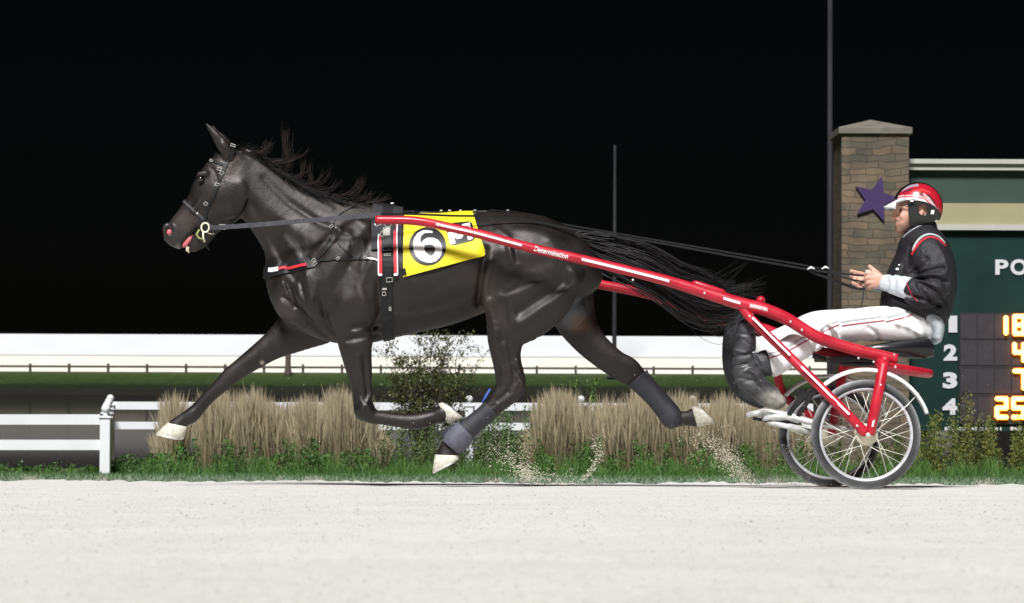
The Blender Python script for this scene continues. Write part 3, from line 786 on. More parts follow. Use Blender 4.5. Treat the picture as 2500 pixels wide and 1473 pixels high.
# shoulders
for s_ in (-1, 1):
    h.loft(L2([(885, 560, 34, .05), (820, 640, 52, .075), (762, 735, 50, .07)], s_*.165), k=.05)
    PB(h, 865, 735, s_*.175, 66, .085, 74, 0, .05)
# near foreleg (left): folded
h.loft(L2([(862, 770, 66, .075, -.17), (866, 812, 50, .068, -.165), (869, 856, 39, .058, -.16), (877, 905, 32, .047, -.155), (883, 950, 25, .038, -.15), (886, 985, 24, .036, -.15), (892, 1010, 23, .034, -.15)], 0), k=.035)
h.loft(L2([(890, 1003, 25), (910, 1017, 18.5), (935, 1021, 16.5), (970, 1026, 17), (1008, 1029, 20), (1034, 1025, 19.5), (1058, 1018, 17), (1080, 1010, 21)], -.15), k=.02)
# far foreleg (right): reaching forward
h.loft(L2([(760, 780, 72, .08), (712, 815, 50, .066), (661, 848, 33.5, .052), (595, 894, 24, .044), (562, 919, 21.5, .04), (540, 941, 18.5, .036), (511, 968, 16.5, .032), (486, 996, 16.5, .032), (468, 1014, 19, .036), (448, 1026, 17, .032), (430, 1042, 20, .036)], .15), k=.035)
# near hind leg
h.loft(L2([(1320, 590, 75, .06), (1296, 668, 118, .085), (1282, 715, 118, .088), (1262, 765, 92, .08), (1238, 812, 53, .07), (1234, 850, 40, .058), (1238, 885, 35, .048), (1245, 918, 36, .042), (1246, 945, 36, .04), (1222, 975, 28, .036), (1195, 1002, 21.5, .033),
              (1165, 1028, 20, .03), (1135, 1055, 21, .034), (1112, 1080, 24, .036), (1096, 1098, 24, .034), (1090, 1118, 26, .04)], -.17), k=.03)
h.loft(L2([(1395, 672, 32, .07), (1365, 712, 40, .07), (1315, 752, 42, .062), (1270, 790, 36, .055)], -.17), k=.02)
# far hind leg
h.loft(L2([(1372, 640, 62, .08), (1390, 720, 58, .085), (1402, 775, 52, .075), (1440, 835, 39, .06), (1496, 884, 33, .048), (1532, 905, 33, .042), (1560, 930, 26, .036), (1597, 966, 22, .032), (1622, 995, 23, .034), (1640, 1020, 24, .036), (1672, 1022, 17.5, .032), (1698, 1019, 24, .038)], .16), k=.03)
PB(h, 1388, 762, .05, 44, .06, 46, 0, .03)                       # sheath and inner thigh
# head
HD = [((545, 366), (606, 420), .058), ((512, 386), (600, 470), .082), ((483, 428), (598, 514), .098), ((463, 462), (580, 534), .086), ((446, 494), (542, 545), .064), ((429, 521), (506, 562), .055), ((409, 549), (478, 574), .05), ((398, 569), (455, 590), .046)]
h.loft([(*P((a[0]+b[0])/2, (a[1]+b[1])/2, 0), R(math.dist(a, b)/2, 0), w_) for a, b, w_ in HD], k=.03)
h.loft(L2([(418, 578, 18, .042), (428, 590, 14, .036), (438, 599, 9, .028)], 0), k=.02)
h.loft(L2([(548, 528, 16, .045), (512, 563, 18, .036), (488, 588, 20, .034), (472, 603, 13, .03)], 0), k=.02)
for s_ in (-1, 1):
    PB(h, 562, 487, s_*.072, 40, .03, 46, 0, .03)                  # cheek
    h.loft(L2([(486, 427, 7, .014), (503, 423, 7, .014)], s_*.080), k=.025)   # brow
    h.loft(L2([(508, 470, 6, .012), (470, 515, 5, .010)], s_*.066), k=.02)   # facial crest
    PB(h, 489, 438, s_*.098, 11, .02, 8, 0, .008, True)             # eye socket
    PB(h, 409, 560, s_*.048, 13, .020, 17, 0, .02)                 # nostril wing
    PB(h, 412, 566, s_*.072, 10, .03, 12, 20, .008, True)           # nostril
h.loft(L2([(446, 600, 5, .08), (456, 588, 6, .08), (470, 571, 4, .08), (486, 556, 2.5, .08)], 0), k=.008, sub=True)   # mouth
# ears
for s_, pts in ((-1, [(560, 380, 14), (545, 356, 15), (525, 328, 10), (510, 310, 5.5), (502, 301, 2.5)]), (1, [(560, 374, 14), (552, 352, 13), (539, 334, 9), (527, 320, 5), (518, 308, 2.5)])):
    h.loft(L2([(x, y, r*1.02, R(r, 0)*.75) for x, y, r in pts], s_*.052), k=.012)
PB(h, 531, 345, -.088, 9, .018, 26, -33, .008, True)
PB(h, 610, 372, 0, 26, .035, 10, -20, .03)
# muscle relief on the near side
st = h.stroke; h.gain = 1.28
NS = dict(ylo=-.42, yhi=-.03)
st(XZ([(612, 500), (640, 560), (690, 640), (720, 680)]), .022, -.012, **NS)            # jugular groove
st(XZ([(590, 440), (640, 500), (720, 560), (800, 600)]), .05, .010, **NS)
st(XZ([(650, 405), (720, 458), (800, 505)]), .03, .006, **NS); st(XZ([(640, 430), (700, 490), (780, 545), (850, 570)]), .022, -.011, **NS)
st(XZ([(905, 545), (850, 610), (790, 690), (750, 760)]), .032, .006, **NS)            # shoulder blade ridge
st(XZ([(880, 620), (830, 690), (800, 760)]), .034, -.006, **NS)
st(XZ([(905, 640), (880, 700), (895, 760)]), .03, .010, **NS)
st(XZ([(925, 690), (928, 760), (905, 805)]), .022, -.016, **NS)                       # behind the elbow
st(XZ([(700, 690), (720, 745), (760, 790), (800, 825)]), .016, -.012, **NS)
st(XZ([(684, 740), (700, 770), (740, 800)]), .018, .008, **NS)
st(XZ([(850, 830), (920, 815)]), .018, -.012, **NS)
st(XZ([(1185, 610), (1174, 680), (1166, 740)]), .020, -.022, **NS)                    # flank
st(XZ([(1200, 640), (1185, 700), (1185, 740)]), .022, .010, **NS)
st(XZ([(1310, 682), (1270, 700), (1232, 716)]), .020, -.006, **NS)
st(XZ([(1320, 690), (1275, 712), (1232, 728)]), .020, .005, **NS)
st(XZ([(1375, 690), (1330, 720), (1270, 760)]), .035, -.016, **NS)
st(XZ([(1408, 688), (1375, 722), (1330, 750), (1268, 792)]), .024, .008, **NS)
st(XZ([(1215, 560), (1240, 580), (1250, 640)]), .02, .010, **NS)                      # hip
st(XZ([(1225, 640), (1260, 660), (1330, 640)]), .04, -.006, **NS)
st(XZ([(1000, 760), (1080, 745), (1150, 715)]), .03, -.006, **NS)
for k_ in range(5): st(XZ([(985+28*k_, 690), (1000+30*k_, 740), (990+30*k_, 775)]), .009, .0025, **NS)
st(XZ([(748, 672), (755, 705), (764, 738)]), .016, .010, **NS); st(XZ([(735, 690), (742, 720), (752, 745)]), .012, -.009, **NS)
st(XZ([(690, 725), (703, 735), (716, 748)]), .012, -.012, **NS); st(XZ([(688, 690), (700, 715), (712, 735)]), .010, .006, **NS)
st(XZ([(840, 740), (870, 725), (905, 745)]), .05, .012, **NS); st(XZ([(862, 800), (900, 796), (928, 800)]), .020, -.012, **NS)
st(XZ([(782, 700), (790, 760), (810, 810)]), .020, -.010, **NS); st(XZ([(860, 585), (862, 620), (852, 650)]), .014, -.006, **NS); st(XZ([(888, 590), (886, 630), (880, 660)]), .012, .005, **NS)
st(XZ([(830, 560), (800, 610), (770, 650)]), .018, -.007, **NS); st(XZ([(815, 560), (785, 600), (750, 640)]), .018, .006, **NS)
st(XZ([(1262, 650), (1250, 700), (1205, 735)]), .022, .007, **NS); st(XZ([(1190, 735), (1200, 780), (1212, 830)]), .018, .007, **NS); st(XZ([(1230, 745), (1235, 790), (1228, 830)]), .022, -.008, **NS)
st(XZ([(1340, 590), (1370, 630), (1395, 665)]), .03, .006, **NS); st(XZ([(1255, 600), (1262, 640)]), .016, -.007, **NS)
st(XZ([(1010, 700), (1060, 720), (1110, 700)]), .03, .005, **NS); st(XZ([(950, 770), (1020, 775), (1090, 755)]), .025, .005, **NS)
st(XZ([(1262, 905), (1272, 925)]), .009, -.011, **NS); st(XZ([(1255, 965), (1228, 985), (1200, 1004)]), .009, .006, **NS); st(XZ([(1240, 958), (1214, 978)]), .008, -.007, **NS)
st(XZ([(880, 975), (890, 990)]), .012, .005, **NS)
st(XZ([(888, 870), (893, 930), (896, 965)]), .010, -.010, **NS); st(XZ([(872, 870), (882, 930)]), .010, .005, **NS)
st(XZ([(905, 960), (895, 985), (905, 1000)]), .008, .006, **NS)
st(XZ([(1262, 880), (1268, 915), (1276, 945)]), .010, .009, **NS); st(XZ([(1252, 900), (1256, 930), (1240, 955)]), .012, -.010, **NS)
st(XZ([(1228, 900), (1225, 935)]), .010, .005, **NS); st(XZ([(1206, 830), (1215, 880)]), .012, .005, **NS)
st(XZ([(1240, 830), (1250, 880)]), .012, -.006, **NS)
st(XZ([(520, 480), (500, 510), (485, 530)]), .012, -.006, **NS); st(XZ([(505, 400), (520, 420), (525, 440)]), .012, -.007, **NS)
st(XZ([(600, 490), (594, 520), (575, 532)]), .010, -.008, **NS)
st(XZ([(690, 580), (735, 640), (770, 700)]), .03, .006, **NS)
V, Q = h.mesh(2)
bx, by = topx(V)
base = np.array([.0105, .0080, .0074]); Cc = np.tile(base, (len(V), 1))
def patch(x, y, rx, ry, c, a=1.0, cond=None):
    global Cc
    g_ = np.exp(-(((bx-x)/rx)**2+((by-y)/ry)**2)**1.5)*a
    if cond is not None: g_ = g_*cond
    Cc = Cc*(1-g_[:, None])+np.array(c)*g_[:, None]
patch(420, 575, 40, 40, (.030, .028, .029), .8); patch(445, 535, 30, 30, (.040, .027, .022), .5); patch(560, 410, 25, 30, (.045, .024, .016), .5)
patch(1180, 720, 26, 60, (.040, .026, .019), .6); patch(700, 760, 35, 40, (.042, .031, .030), .6)
patch(1392, 762, 40, 34, (.13, .14, .16), .85, (V[:, 1] > -.08)); patch(1418, 790, 26, 22, (.12, .06, .03), .7, (V[:, 1] > -.08))
patch(435, 1036, 26, 22, (.008, .008, .009), .8); patch(1050, 1000, 30, 30, (.012, .012, .014), .5)
patch(437, 605, 9, 8, (.25, .24, .24), .7); patch(640, 886, 5, 5, (.5, .45, .38), .9, V[:, 1] > .05)
hx = P(1050, 1190, 0)
horse = empty('horse', (hx.x, 0, track_z(0)), 'dark brown racing trotter in full stride, pulling a red two wheeled sulky', 'horse')
body = mk('body', V, Q, M['coat'], horse, True, Cc)
HB = bvh_of(V, Q)

# hooves
def hoof(Y, c0, h0, c1, h1, w0, w1, shoe=True):
    b = MB(); n = 18; rings = []
    for (c, hv, wd) in ((c0, h0, w0), ((c0[0]*.5+c1[0]*.5, c0[1]*.5+c1[1]*.5), ((h0[0]+h1[0])/2, (h0[1]+h1[1])/2), (w0+w1)/2), (c1, h1, w1)):
        C0 = P(c[0], c[1], Y); A = P(c[0]+hv[0], c[1]+hv[1], Y)-C0
        rings.append([C0+A*math.cos(2*math.pi*k/n)+Vector((0, 1, 0))*wd*math.sin(2*math.pi*k/n) for k in range(n)])
    C1 = P(c1[0], c1[1], Y); ax = (C1-P(c0[0], c0[1], Y)).normalized()
    rings.append([q+ax*.004-(q-C1)*.06 for q in rings[2]]); rings.append([C1-ax*.004+(q-C1)*.75 for q in rings[2]])
    vs = [q for r in rings for q in r]; fs = []
    for i in range(len(rings)-1):
        for k in range(n): fs.append((i*n+k, i*n+(k+1) % n, (i+1)*n+(k+1) % n, (i+1)*n+k))
    fs.append(tuple((len(rings)-1)*n+k for k in range(n))); fs.append(tuple(range(n))[::-1]); b.add(vs, fs)
    o = b.build('hoof', M['hoof'], horse)
    if shoe:
        b = MB(); b.tube([q+ax*.004-(q-C1)*.10 for q in rings[2]][2:-1], .0055, 6); b.build('horseshoe', M['steel'], o)
hoof(.15, (433, 1037), (24, 5), (414, 1066), (34, 7), .042, .056)
hoof(-.15, (1082, 1010), (-11, -25), (1106, 1004), (-26, -21), .042, .055)
hoof(-.17, (1091, 1111), (29, 1), (1088, 1137), (33, -17), .044, .056)
hoof(.16, (1695, 1018), (7, 25), (1722, 1013), (24, 21), .042, .054)
b = MB(); c = P(490, 438, -.088); b.ball(c, (.021, .014, .017), 18, 12); b.build('eye', M['eye'], horse)
b = MB(); c = P(413, 567, -.046); b.ball(c, (.016, .010, .018), 12, 8); b.build('nostril', M['pink'], horse)
b = MB(); b.tube([P(472, 574, -.01), P(462, 585, -.012), P(452, 598, -.01), P(446, 603, -.008)], [.010, .017, .016, .008], 12); b.build('tongue', M['pink'], horse)
b = MB(); b.tube([P(459, 603, -.022), P(457, 611, -.02), P(463, 617, -.018)], [.009, .011, .006], 8); b.build('teeth', M['teeth'], horse)

# mane and tail
def strand(mb, pts, r0, col):
    n = len(pts); q = cr(pts, 3); m = len(q)
    mb.tube([Vector(p) for p in q], [r0*(1-.85*(i/(m-1))**1.2) for i in range(m)], 3, col=col, cap=False)
def hcol():
    k = random.uniform(.6, 1.5); return (.0095*k, .0085*k, .0088*k)
mb = MB()
crest = cr([(572, 366), (600, 371), (640, 390), (675, 412), (710, 437), (750, 458), (790, 477), (830, 489), (880, 497), (925, 508)], 10)
for k in range(150):                                                      # locks lying back along the crest
    i = random.randrange(len(crest)-4); x, y = crest[i]; t = i/len(crest); sl = (crest[i+3][1]-crest[i][1])/(crest[i+3][0]-crest[i][0])
    up_ = random.random() < .22; ln = random.uniform(45, 105)*(.8 if t < .1 else 1)*(.7 if up_ else 1); lift = random.uniform(22, 46) if up_ else random.uniform(-2, 13)
    Y = random.uniform(-.03, .02); ys = random.uniform(-.09, .03); ph = random.uniform(0, 6); c = hcol()
    if up_: c = tuple(q_*1.7 for q_ in c)
    for q_ in range(random.randint(6, 12) if not up_ else 5):
        x0 = x+random.gauss(0, 5); y0 = y+5+random.uniform(-3, 5); l2 = ln*random.uniform(.7, 1.15); e = random.gauss(0, 5); pts = []
        for jn in range(6):
            u = jn/5; pts.append(P(x0+l2*u, y0+l2*(sl*.95)*u-lift*u**1.3*(1-.35*u)+e*u*u+2.5*math.sin(ph+5*u)*u, Y+(ys-Y)*u+random.gauss(0, .004)*u))
        strand(mb, pts, random.uniform(.0016, .0036), c)
for (x, y, tx, ty, n, sp) in ((690, 425, 700, 318, 26, 7), (705, 435, 745, 395, 16, 8), (735, 452, 800, 415, 12, 10), (800, 482, 885, 437, 34, 8), (830, 492, 905, 470, 26, 10), (610, 375, 660, 345, 30, 8), (740, 455, 760, 400, 10, 6), (850, 495, 940, 480, 22, 9), (650, 395, 720, 365, 20, 14), (760, 465, 830, 440, 12, 10)):
    for k in range(n):
        x0, y0 = x+random.gauss(0, 12), y+random.gauss(0, 3)+4; x1, y1 = tx+random.gauss(0, sp), ty+random.gauss(0, sp*.7); Y = random.uniform(-.03, .02)
        c = hcol(); c = (c[0]*3.0, c[1]*2.5, c[2]*2.2)
        strand(mb, [P(x0, y0, Y), P(x0+(x1-x0)*.55+8, y0+(y1-y0)*.25, Y-.02), P(x0+(x1-x0)*.9, y0+(y1-y0)*.65, Y-.03), P(x1, y1, Y-.03)], random.uniform(.0012, .0024), c)
for k in range(40):                                                       # forelock
    x0 = random.uniform(528, 548); strand(mb, [P(x0, 372, random.uniform(-.03, .03)), P(x0-8, 385, random.uniform(-.05, .05)), P(x0-random.uniform(12, 26), 400+random.uniform(0, 14), random.uniform(-.06, .06))], .0025, hcol())
mb.build('mane', M['hair'], horse)
mb = MB()
for k in range(3300):
    u0 = random.random(); Y0 = random.gauss(0, .022); sp = max(-1.05, random.gauss(.15, .95)); s2 = random.gauss(0, 1); ln = random.uniform(.45, 1.0)
    cl_ = [(1396, 572+10*u0), (1440, 588+18*sp), (1510, 606+25*sp), (1590, 634+30*sp), (1660, 676+33*sp), (1720, 714+33*sp+8*s2), (1775, 738+26*sp+12*s2), (1832, 732+20*sp-16*abs(s2))]
    q = cr(cl_, 3); q = q[:max(8, int(len(q)*ln))]; yy = Y0+s2*.05; m = len(q)
    mb.tube([P(a_, b_+4*math.sin(i*.5+k), Y0+(yy-Y0)*min(1, i/8)) for i, (a_, b_) in enumerate(q)], [random.uniform(.003, .0056)*(1-.8*(i/(m-1))**1.5) for i in range(m)], 3, col=tuple(q_*1.5 for q_ in hcol()), cap=False)
for (tx, ty, n) in ((1815, 640, 10), (1862, 690, 16), (1832, 700, 14), (1760, 800, 40), (1860, 715, 20)):
    for k in range(n):
        sx = random.uniform(1680, 1740); sy = random.uniform(680, 730); Y = random.uniform(-.06, .06); gx, gy = tx+random.gauss(0, 10), ty+random.gauss(0, 8)
        strand(mb, [P(sx-60, sy-30, Y), P(sx, sy, Y), P((sx+gx)/2, (sy+gy)/2+10, Y), P(gx, gy, Y)], .0022, tuple(q*1.8 for q in hcol()))
mb.build('tail', M['hair'], horse)
# leg protection boots worn by the horse
def wrap(pts, Y, m, name='leg_boot', n=20, fl=1.0):
    b = MB(); q = cr([(x, y, r) for x, y, r in pts], 4)
    b.tube([P(x, y, Y) for x, y, r in q], [R(r, Y) for x, y, r in q], n, flat=fl); return b.build(name, m, horse)
wrap([(1200, 998, 25), (1180, 1017, 24), (1150, 1041, 25), (1132, 1056, 27)], -.17, M['boot'])
wrap([(1138, 1050, 29), (1122, 1066, 32), (1108, 1082, 31), (1100, 1092, 25)], -.17, M['bootlight'], 'bell_boot')
b = MB(); b.tube([P(1197, 950, -.185), P(1186, 968, -.19), P(1177, 984, -.19)], [.006, .008, .005], 8); b.build('boot_flap', M['blue'], horse)
b = MB(); b.sweep([P(1112, 1042, -.19), P(1094, 1052, -.19), P(1078, 1066, -.185)], lambda i: [(-.022, -.004), (.022, -.004), (.022, .004), (-.022, .004)], up=Vector((0, 1, 0))); b.build('boot_flap', M['boot'], horse, False)
wrap([(1556, 922, 31), (1566, 934, 28), (1596, 966, 25.5), (1620, 993, 26.5), (1637, 1016, 28), (1645, 1032, 24), (1650, 1044, 12)], .16, M['boot'])

# ================================================================== BRIDLE, HARNESS, CLOTH
bri = empty('bridle', tuple(P(520, 470, -.1)), 'black leather bridle with silver buckles and a cream bit ring on the horse head', 'bridle')
def hstrap(name, pts, wpx, m, par, off=.003, t=.005, Y=-.2, n=6, bv=None):
    b = MB(); strap(b, bv or HB, pts, wpx, t, off, Y, n); return b.build(name, m, par, False)
hstrap('cheekpiece', [(556, 396), (545, 418), (536, 442), (525, 470), (514, 492), (505, 515), (501, 540)], 8.5, M['leather'], bri, .005, .006, -.08)
b = MB(); band(b, HB, P(472, 512, 0), P(500, 536, 0)-P(444, 486, 0), .016, .005, .003, rmax=.17); b.build('noseband', M['rein'], bri, False)
hstrap('browband', [(522, 393), (534, 398), (548, 403)], 8, M['leather'], bri, .004, .006, -.06)
hstrap('throatlatch', [(542, 424), (552, 450), (562, 478), (572, 505), (578, 528)], 3.5, M['leather'], bri, .003, .004, -.08)
hstrap('crownpiece', [(552, 403), (560, 385), (571, 366)], 8, M['leather'], bri, .006, .006, -.04)
def clip_at(px, py, sx, sy, rot=0, m=None, name='buckle', par=None, bv=None, off=.009, th=.0022, Y=-.2):
    """small rectangular buckle frame lying on the body"""
    p, n = drape(bv or HB, px, py, off, Y); A = _right*math.cos(math.radians(rot))+_up*math.sin(math.radians(rot)); B = _up*math.cos(math.radians(rot))-_right*math.sin(math.radians(rot))
    a, c = R(sx/2, Y), R(sy/2, Y); b = MB(); b.tube([p+A*a+B*c, p-A*a+B*c, p-A*a-B*c, p+A*a-B*c], th, 6, closed=True); return b.build(name, m or M['steel'], par, False)
for x, y, sx, sy, r_ in ((536, 414, 10, 6, -20), (542, 424, 9, 8, -30), (531, 452, 11, 6, -20), (503, 497, 8, 7, -35), (569, 355, 12, 5, -20), (518, 394, 8, 4, -30)): clip_at(x, y, sx, sy, r_, par=bri)
b = MB(); b.ball(drape(HB, 482, 521, .008)[0], .006, 10, 6); b.build('stud', M['steel'], bri)
b = MB(); c = P(501, 556, -.085); b.tube([c+_right*.023*math.cos(k*math.pi/9)+_up*.027*math.sin(k*math.pi/9) for k in range(18)], .0055, 8, closed=True)
b.tube([P(496, 565, -.088), P(496, 578, -.088), P(500, 592, -.085)], .0055, 8); b.tube([P(500, 566, -.08), P(515, 572, -.07), P(523, 571, -.07)], .003, 6); b.build('bit', M['cream'], bri)
b = MB(); b.tube([P(487, 561, -.062), P(480, 572, -.065), P(486, 582, -.062), P(497, 584, -.06)], .006, 8); b.build('bit_guard', M['lime'], bri)
b = MB(); b.tube([P(499, 594, -.082), P(504, 601, -.07), P(513, 611, -.05)], .0045, 6); b.build('curb_strap', M['leather'], bri)

har = empty('harness', tuple(P(948, 600, -.25)), 'black racing harness with red and white piping round the horse girth and chest', 'harness')
g0 = P(949, 668, 0); updir = P(948, 540, 0)-P(950, 800, 0)
b = MB(); band(b, HB, g0, updir, .178, .014, .003, -62, 62, 60); b.build('saddle_pad', M['pad'], har, False)
b = MB(); band(b, HB, g0, updir, .066, .008, .003); b.build('girth', M['leather'], har, False)
b = MB(); band(b, HB, g0, updir, .060, .007, .018, -66, 66, 60); b.build('saddle_strap', M['leather'], har, False)
for x in (929, 966):
    hstrap('piping', [(x, 545), (x-.5, 580), (x+1, 620), (x+2, 671)], 9, M['redtape'], har, .020, .006, -.25, 5)
    xo = -4.5 if x < 940 else 4.5
    hstrap('piping', [(x+xo, 545), (x-.5+xo, 580), (x+1+xo, 620), (x+2+xo, 671)], 2.6, M['whitestrip'], har, .022, .008, -.25, 5)
    p, n_ = drape(HB, x+2, 671, .024); b = MB(); b.box((p.x-.011, p.y-.004, p.z-.007), (p.x+.011, p.y+.006, p.z+.007), .002); b.build('piping_end', M['whitestrip'], har, False)
p, n_ = drape(HB, 946, 573, .034)
b = MB(); b.box((p.x-.024, p.y-.012, p.z-.030), (p.x+.020, p.y+.006, p.z+.020), .004); b.build('buckle_plate', M['steel'], har, False)
b = MB(); b.tube([P(914, 546, -.395), P(919, 552, -.395), P(936, 545, -.395), P(942, 553, -.395), P(952, 553, -.395), P(956, 546, -.395), P(968, 547, -.395)], .004, 6); b.build('shaft_hook', M['steel'], har)
b = MB(); b.tube([P(941, 556, -.36), P(930, 566, -.35), P(927, 575, -.34), P(936, 579, -.33)], .003, 6); b.build('wire_loop', M['steel'], har)
for x, y, sx, sy in ((947, 625, 17, 4), (952, 683, 14, 10), (941, 705, 10, 3), (940, 716, 8, 8), (953, 752, 4, 9)): clip_at(x, y, sx, sy, 3, par=har, off=.016)
b = MB(); c = P(959, 520, 0); b.tube([P(957, 519, 0), P(957, 508, 0), P(953, 503, 0), P(955, 497, 0), P(962, 497, 0)], .0055, 8); b.ball(P(958, 513, 0), .009, 10, 6); b.build('check_hook', M['steel'], har)
hstrap('back_strap', [(960, 519), (1040, 519), (1120, 518), (1200, 517), (1262, 520)], 5, M['leather'], har, .006, .006, 0.)
for x in (1077, 1098, 1124, 1160, 1240): 
    b = MB(); p = P(x, 514.5, -.01); b.box((p.x-random.uniform(.006, .012), p.y-.012, p.z-.004), (p.x+.008, p.y+.012, p.z+.004), .002); b.build('strap_fitting', M['steel'], har, False)
# breast collar
cc = P(712, 655, 0)
b = MB(); band(b, HB, P(722, 652, 0), P(660, 664, 0)-P(755, 645, 0), .066, .010, .003, -118, 118, 60); b.build('breast_collar', M['leather'], har, False)
hstrap('breast_piping', [(684, 658), (705, 655), (730, 651), (750, 647)], 7, M['redtape'], har, .018, .004, -.15)
hstrap('breast_label', [(661, 660), (668, 660), (683, 658)], 11, M['whitestrip'], har, .018, .004, -.1)
hstrap('trace', [(764, 642), (790, 636), (830, 632), (870, 632), (905, 633)], 6, M['leather'], har, .006, .006, -.2)
hstrap('trace_chain', [(896, 632), (912, 634), (926, 638)], 3, M['steel'], har, .008, .005, -.25)
hstrap('neck_strap', [(868, 500), (842, 515), (822, 530), (812, 555), (805, 580), (805, 598), (790, 618), (768, 637)], 5, M['leather'], har, .005, .006, -.2)
hstrap('neck_strap', [(815, 548), (818, 575), (826, 595), (846, 614), (864, 628)], 3.5, M['leather'], har, .005, .005, -.2)
for x, y, s_ in ((766, 636, 9), (769, 644, 9), (826, 632, 8), (810, 556, 9), (893, 631, 7)): clip_at(x, y, s_, s_*.6, 40, par=har, off=.012, Y=-.2)

# number cloth
clo = empty('saddle_cloth', tuple(P(1085, 600, -.28)), 'bright yellow saddle cloth with a black and white number 6 on the horse back', 'saddle cloth')
N = 34; vs = []; tl, tr_, br_, bl = (986, 528), (1154, 521), (1186, 624), (985, 677)
for side in (-1, 1):
    for j in range(N+1):
        for i in range(N+1):
            u, v_ = i/N, j/N
            top = (tl[0]+(tr_[0]-tl[0])*u, tl[1]+(tr_[1]-tl[1])*u); bot = (bl[0]+(br_[0]-bl[0])*u, bl[1]+(br_[1]-bl[1])*u)
            x, y = top[0]+(bot[0]-top[0])*v_, top[1]+(bot[1]-top[1])*v_
            p, n_ = drape(HB, x, y, .013+.003*math.sin(u*9+v_*4)+.004*v_*math.sin(u*5), -.05); vs.append(Vector((p.x, p.y*(-side), p.z)))
m_ = (N+1)**2; fs = []
for j in range(N):
    for i in range(N):
        a = j*(N+1)+i; q = [a, a+1, a+N+2, a+N+1]; fs.append(q); fs.append([k+m_ for k in q][::-1])
for i in range(N): fs.append([i+1, i, i+m_, i+1+m_])
mk('cloth', vs, fs, M['yellow'], clo)
CB = BVHTree.FromPolygons([tuple(v) for v in vs], fs)
def zc(x, y): return (900+x/6.697, 480+y/6.697)
def decal(name, loops, off, m, step=7):
    v, f = fill(loops, step); pts = [drape(CB, x, y, off, -.3)[0] for x, y in v]
    return mk(name, pts, [list(q)[::-1] for q in f], m, clo)
decal('number_disc', [[(1044+45.5*math.cos(a*math.pi/24), 602+46.5*math.sin(a*math.pi/24)) for a in range(48)]], .0025, M['black'])
six = [(1045,572),(960,556),(880,562),(800,610),(745,690),(724,790),(735,890),(780,980),(850,1045),(930,1078),(1020,1085),(1100,1060),(1160,1000),(1200,920),(1205,840),(1180,770),(1130,715),(1060,685),(960,683),(900,720),(855,775),(842,720),(860,650),(910,610),(980,600),(1045,606)]
hole = [(905,850),(925,805),(985,793),(1050,805),(1090,850),(1085,910),(1060,960),(1035,982),(985,960),(930,915)]
decal('number', [[zc(*p) for p in six], [zc(*p) for p in hole]], .0045, M['whitestrip'])
decal('letter_panel', [[zc(*p) for p in [(1255,500),(1380,435),(1640,410),(1690,440),(1712,520),(1735,690),(1700,725),(1400,800),(1345,795),(1320,770)]]], .0025, M['black'])
em = [(1290,600),(1405,585),(1470,640),(1525,480),(1535,462),(1650,435),(1672,520),(1700,700),(1625,722),(1600,600),(1590,570),(1520,690),(1440,705),(1400,660),(1420,765),(1395,785),(1335,788)]
decal('letter', [[zc(*p) for p in em]], .0045, M['whitestrip'])
hstrap('cloth_tab', [(985, 656), (989, 672)], 9, M['leather'], clo, .004, .004, -.25, bv=CB)

# ================================================================== SULKY
NW, FW_, WR = -.6, .6, .312
sul = empty('sulky', (P(2110, 1190, 0).x, 0, track_z(0)), 'red two wheeled racing sulky with white mudguards and wire spoked wheels', 'sulky')
def ptube(name, pts, m, n=12, flat=1.0, par=None, cn=5):
    q = cr(pts, cn); b = MB(); b.tube([P(x, y, Y) for x, y, r, Y in q], [R(r, Y) for x, y, r, Y in q], n, flat=flat); return b.build(name, m, par or sul)
SHN = [(917, 537, 10, -.40), (960, 537.5, 10.5, -.405), (1005, 539, 11, -.41), (1050, 545, 11, -.415), (1100, 556, 11, -.42), (1167, 571, 11.5, -.42), (1294, 605, 12, -.42), (1425, 635, 12, -.42), (1560, 668, 12.5, -.42), (1650, 692, 13.5, -.42), (1740, 721, 15, -.43), (1813, 743, 16, -.44),
       (1870, 757, 16, -.44), (1923, 780, 15.5, -.44), (1960, 803, 15, -.44), (1997, 824, 15, -.44), (2041, 840, 14.5, -.44), (2099, 857, 14.5, -.44), (2150, 869, 14.5, -.44), (2190, 878, 14, -.44)]
near = ptube('shaft', SHN, M['red'])
SHF = [(1000, 566, 10, .40), (1150, 608, 10.5, .41), (1300, 650, 11, .42), (1444, 690, 11.5, .42), (1574, 716, 12, .42), (1650, 742, 13, .42), (1722, 770, 14, .42), (1800, 790, 14, .44), (1870, 806, 14, .44), (1930, 832, 14, .44), (1990, 856, 14, .44), (2060, 874, 14, .44), (2150, 886, 14, .44)]
far = ptube('shaft', SHF, M['red'])
q_s = cr(SHN, 8)
def on_shaft(px, dy=0, off=.0012):
    i = int(np.argmin(abs(q_s[:, 0]-px))); i = min(max(i, 1), len(q_s)-2); t = (px-q_s[i, 0])/max(1e-6, q_s[i+1, 0]-q_s[i, 0]) if px >= q_s[i, 0] else (px-q_s[i, 0])/max(1e-6, q_s[i, 0]-q_s[i-1, 0])
    a = q_s[i]; b_ = q_s[i+1] if t >= 0 else q_s[i-1]; c = a+(b_-a)*abs(t); r = R(c[2], c[3]); z = dy/S(c[3])
    return P(c[0], c[1]+dy, c[3])+Vector((0, -math.sqrt(max(r*r-z*z, 0))-off, 0))
def on_strip(name, x0, x1, dy0, dy1, m, par):
    n = max(4, int((x1-x0)/8)); vs = []
    for i in range(n+1):
        x = x0+(x1-x0)*i/n
        for k in range(4): vs.append(on_shaft(x, dy0+(dy1-dy0)*k/3))
    fs = [(4*i+k, 4*i+k+1, 4*i+k+5, 4*i+k+4) for i in range(n) for k in range(3)]
    mk(name, vs, fs, m, par)
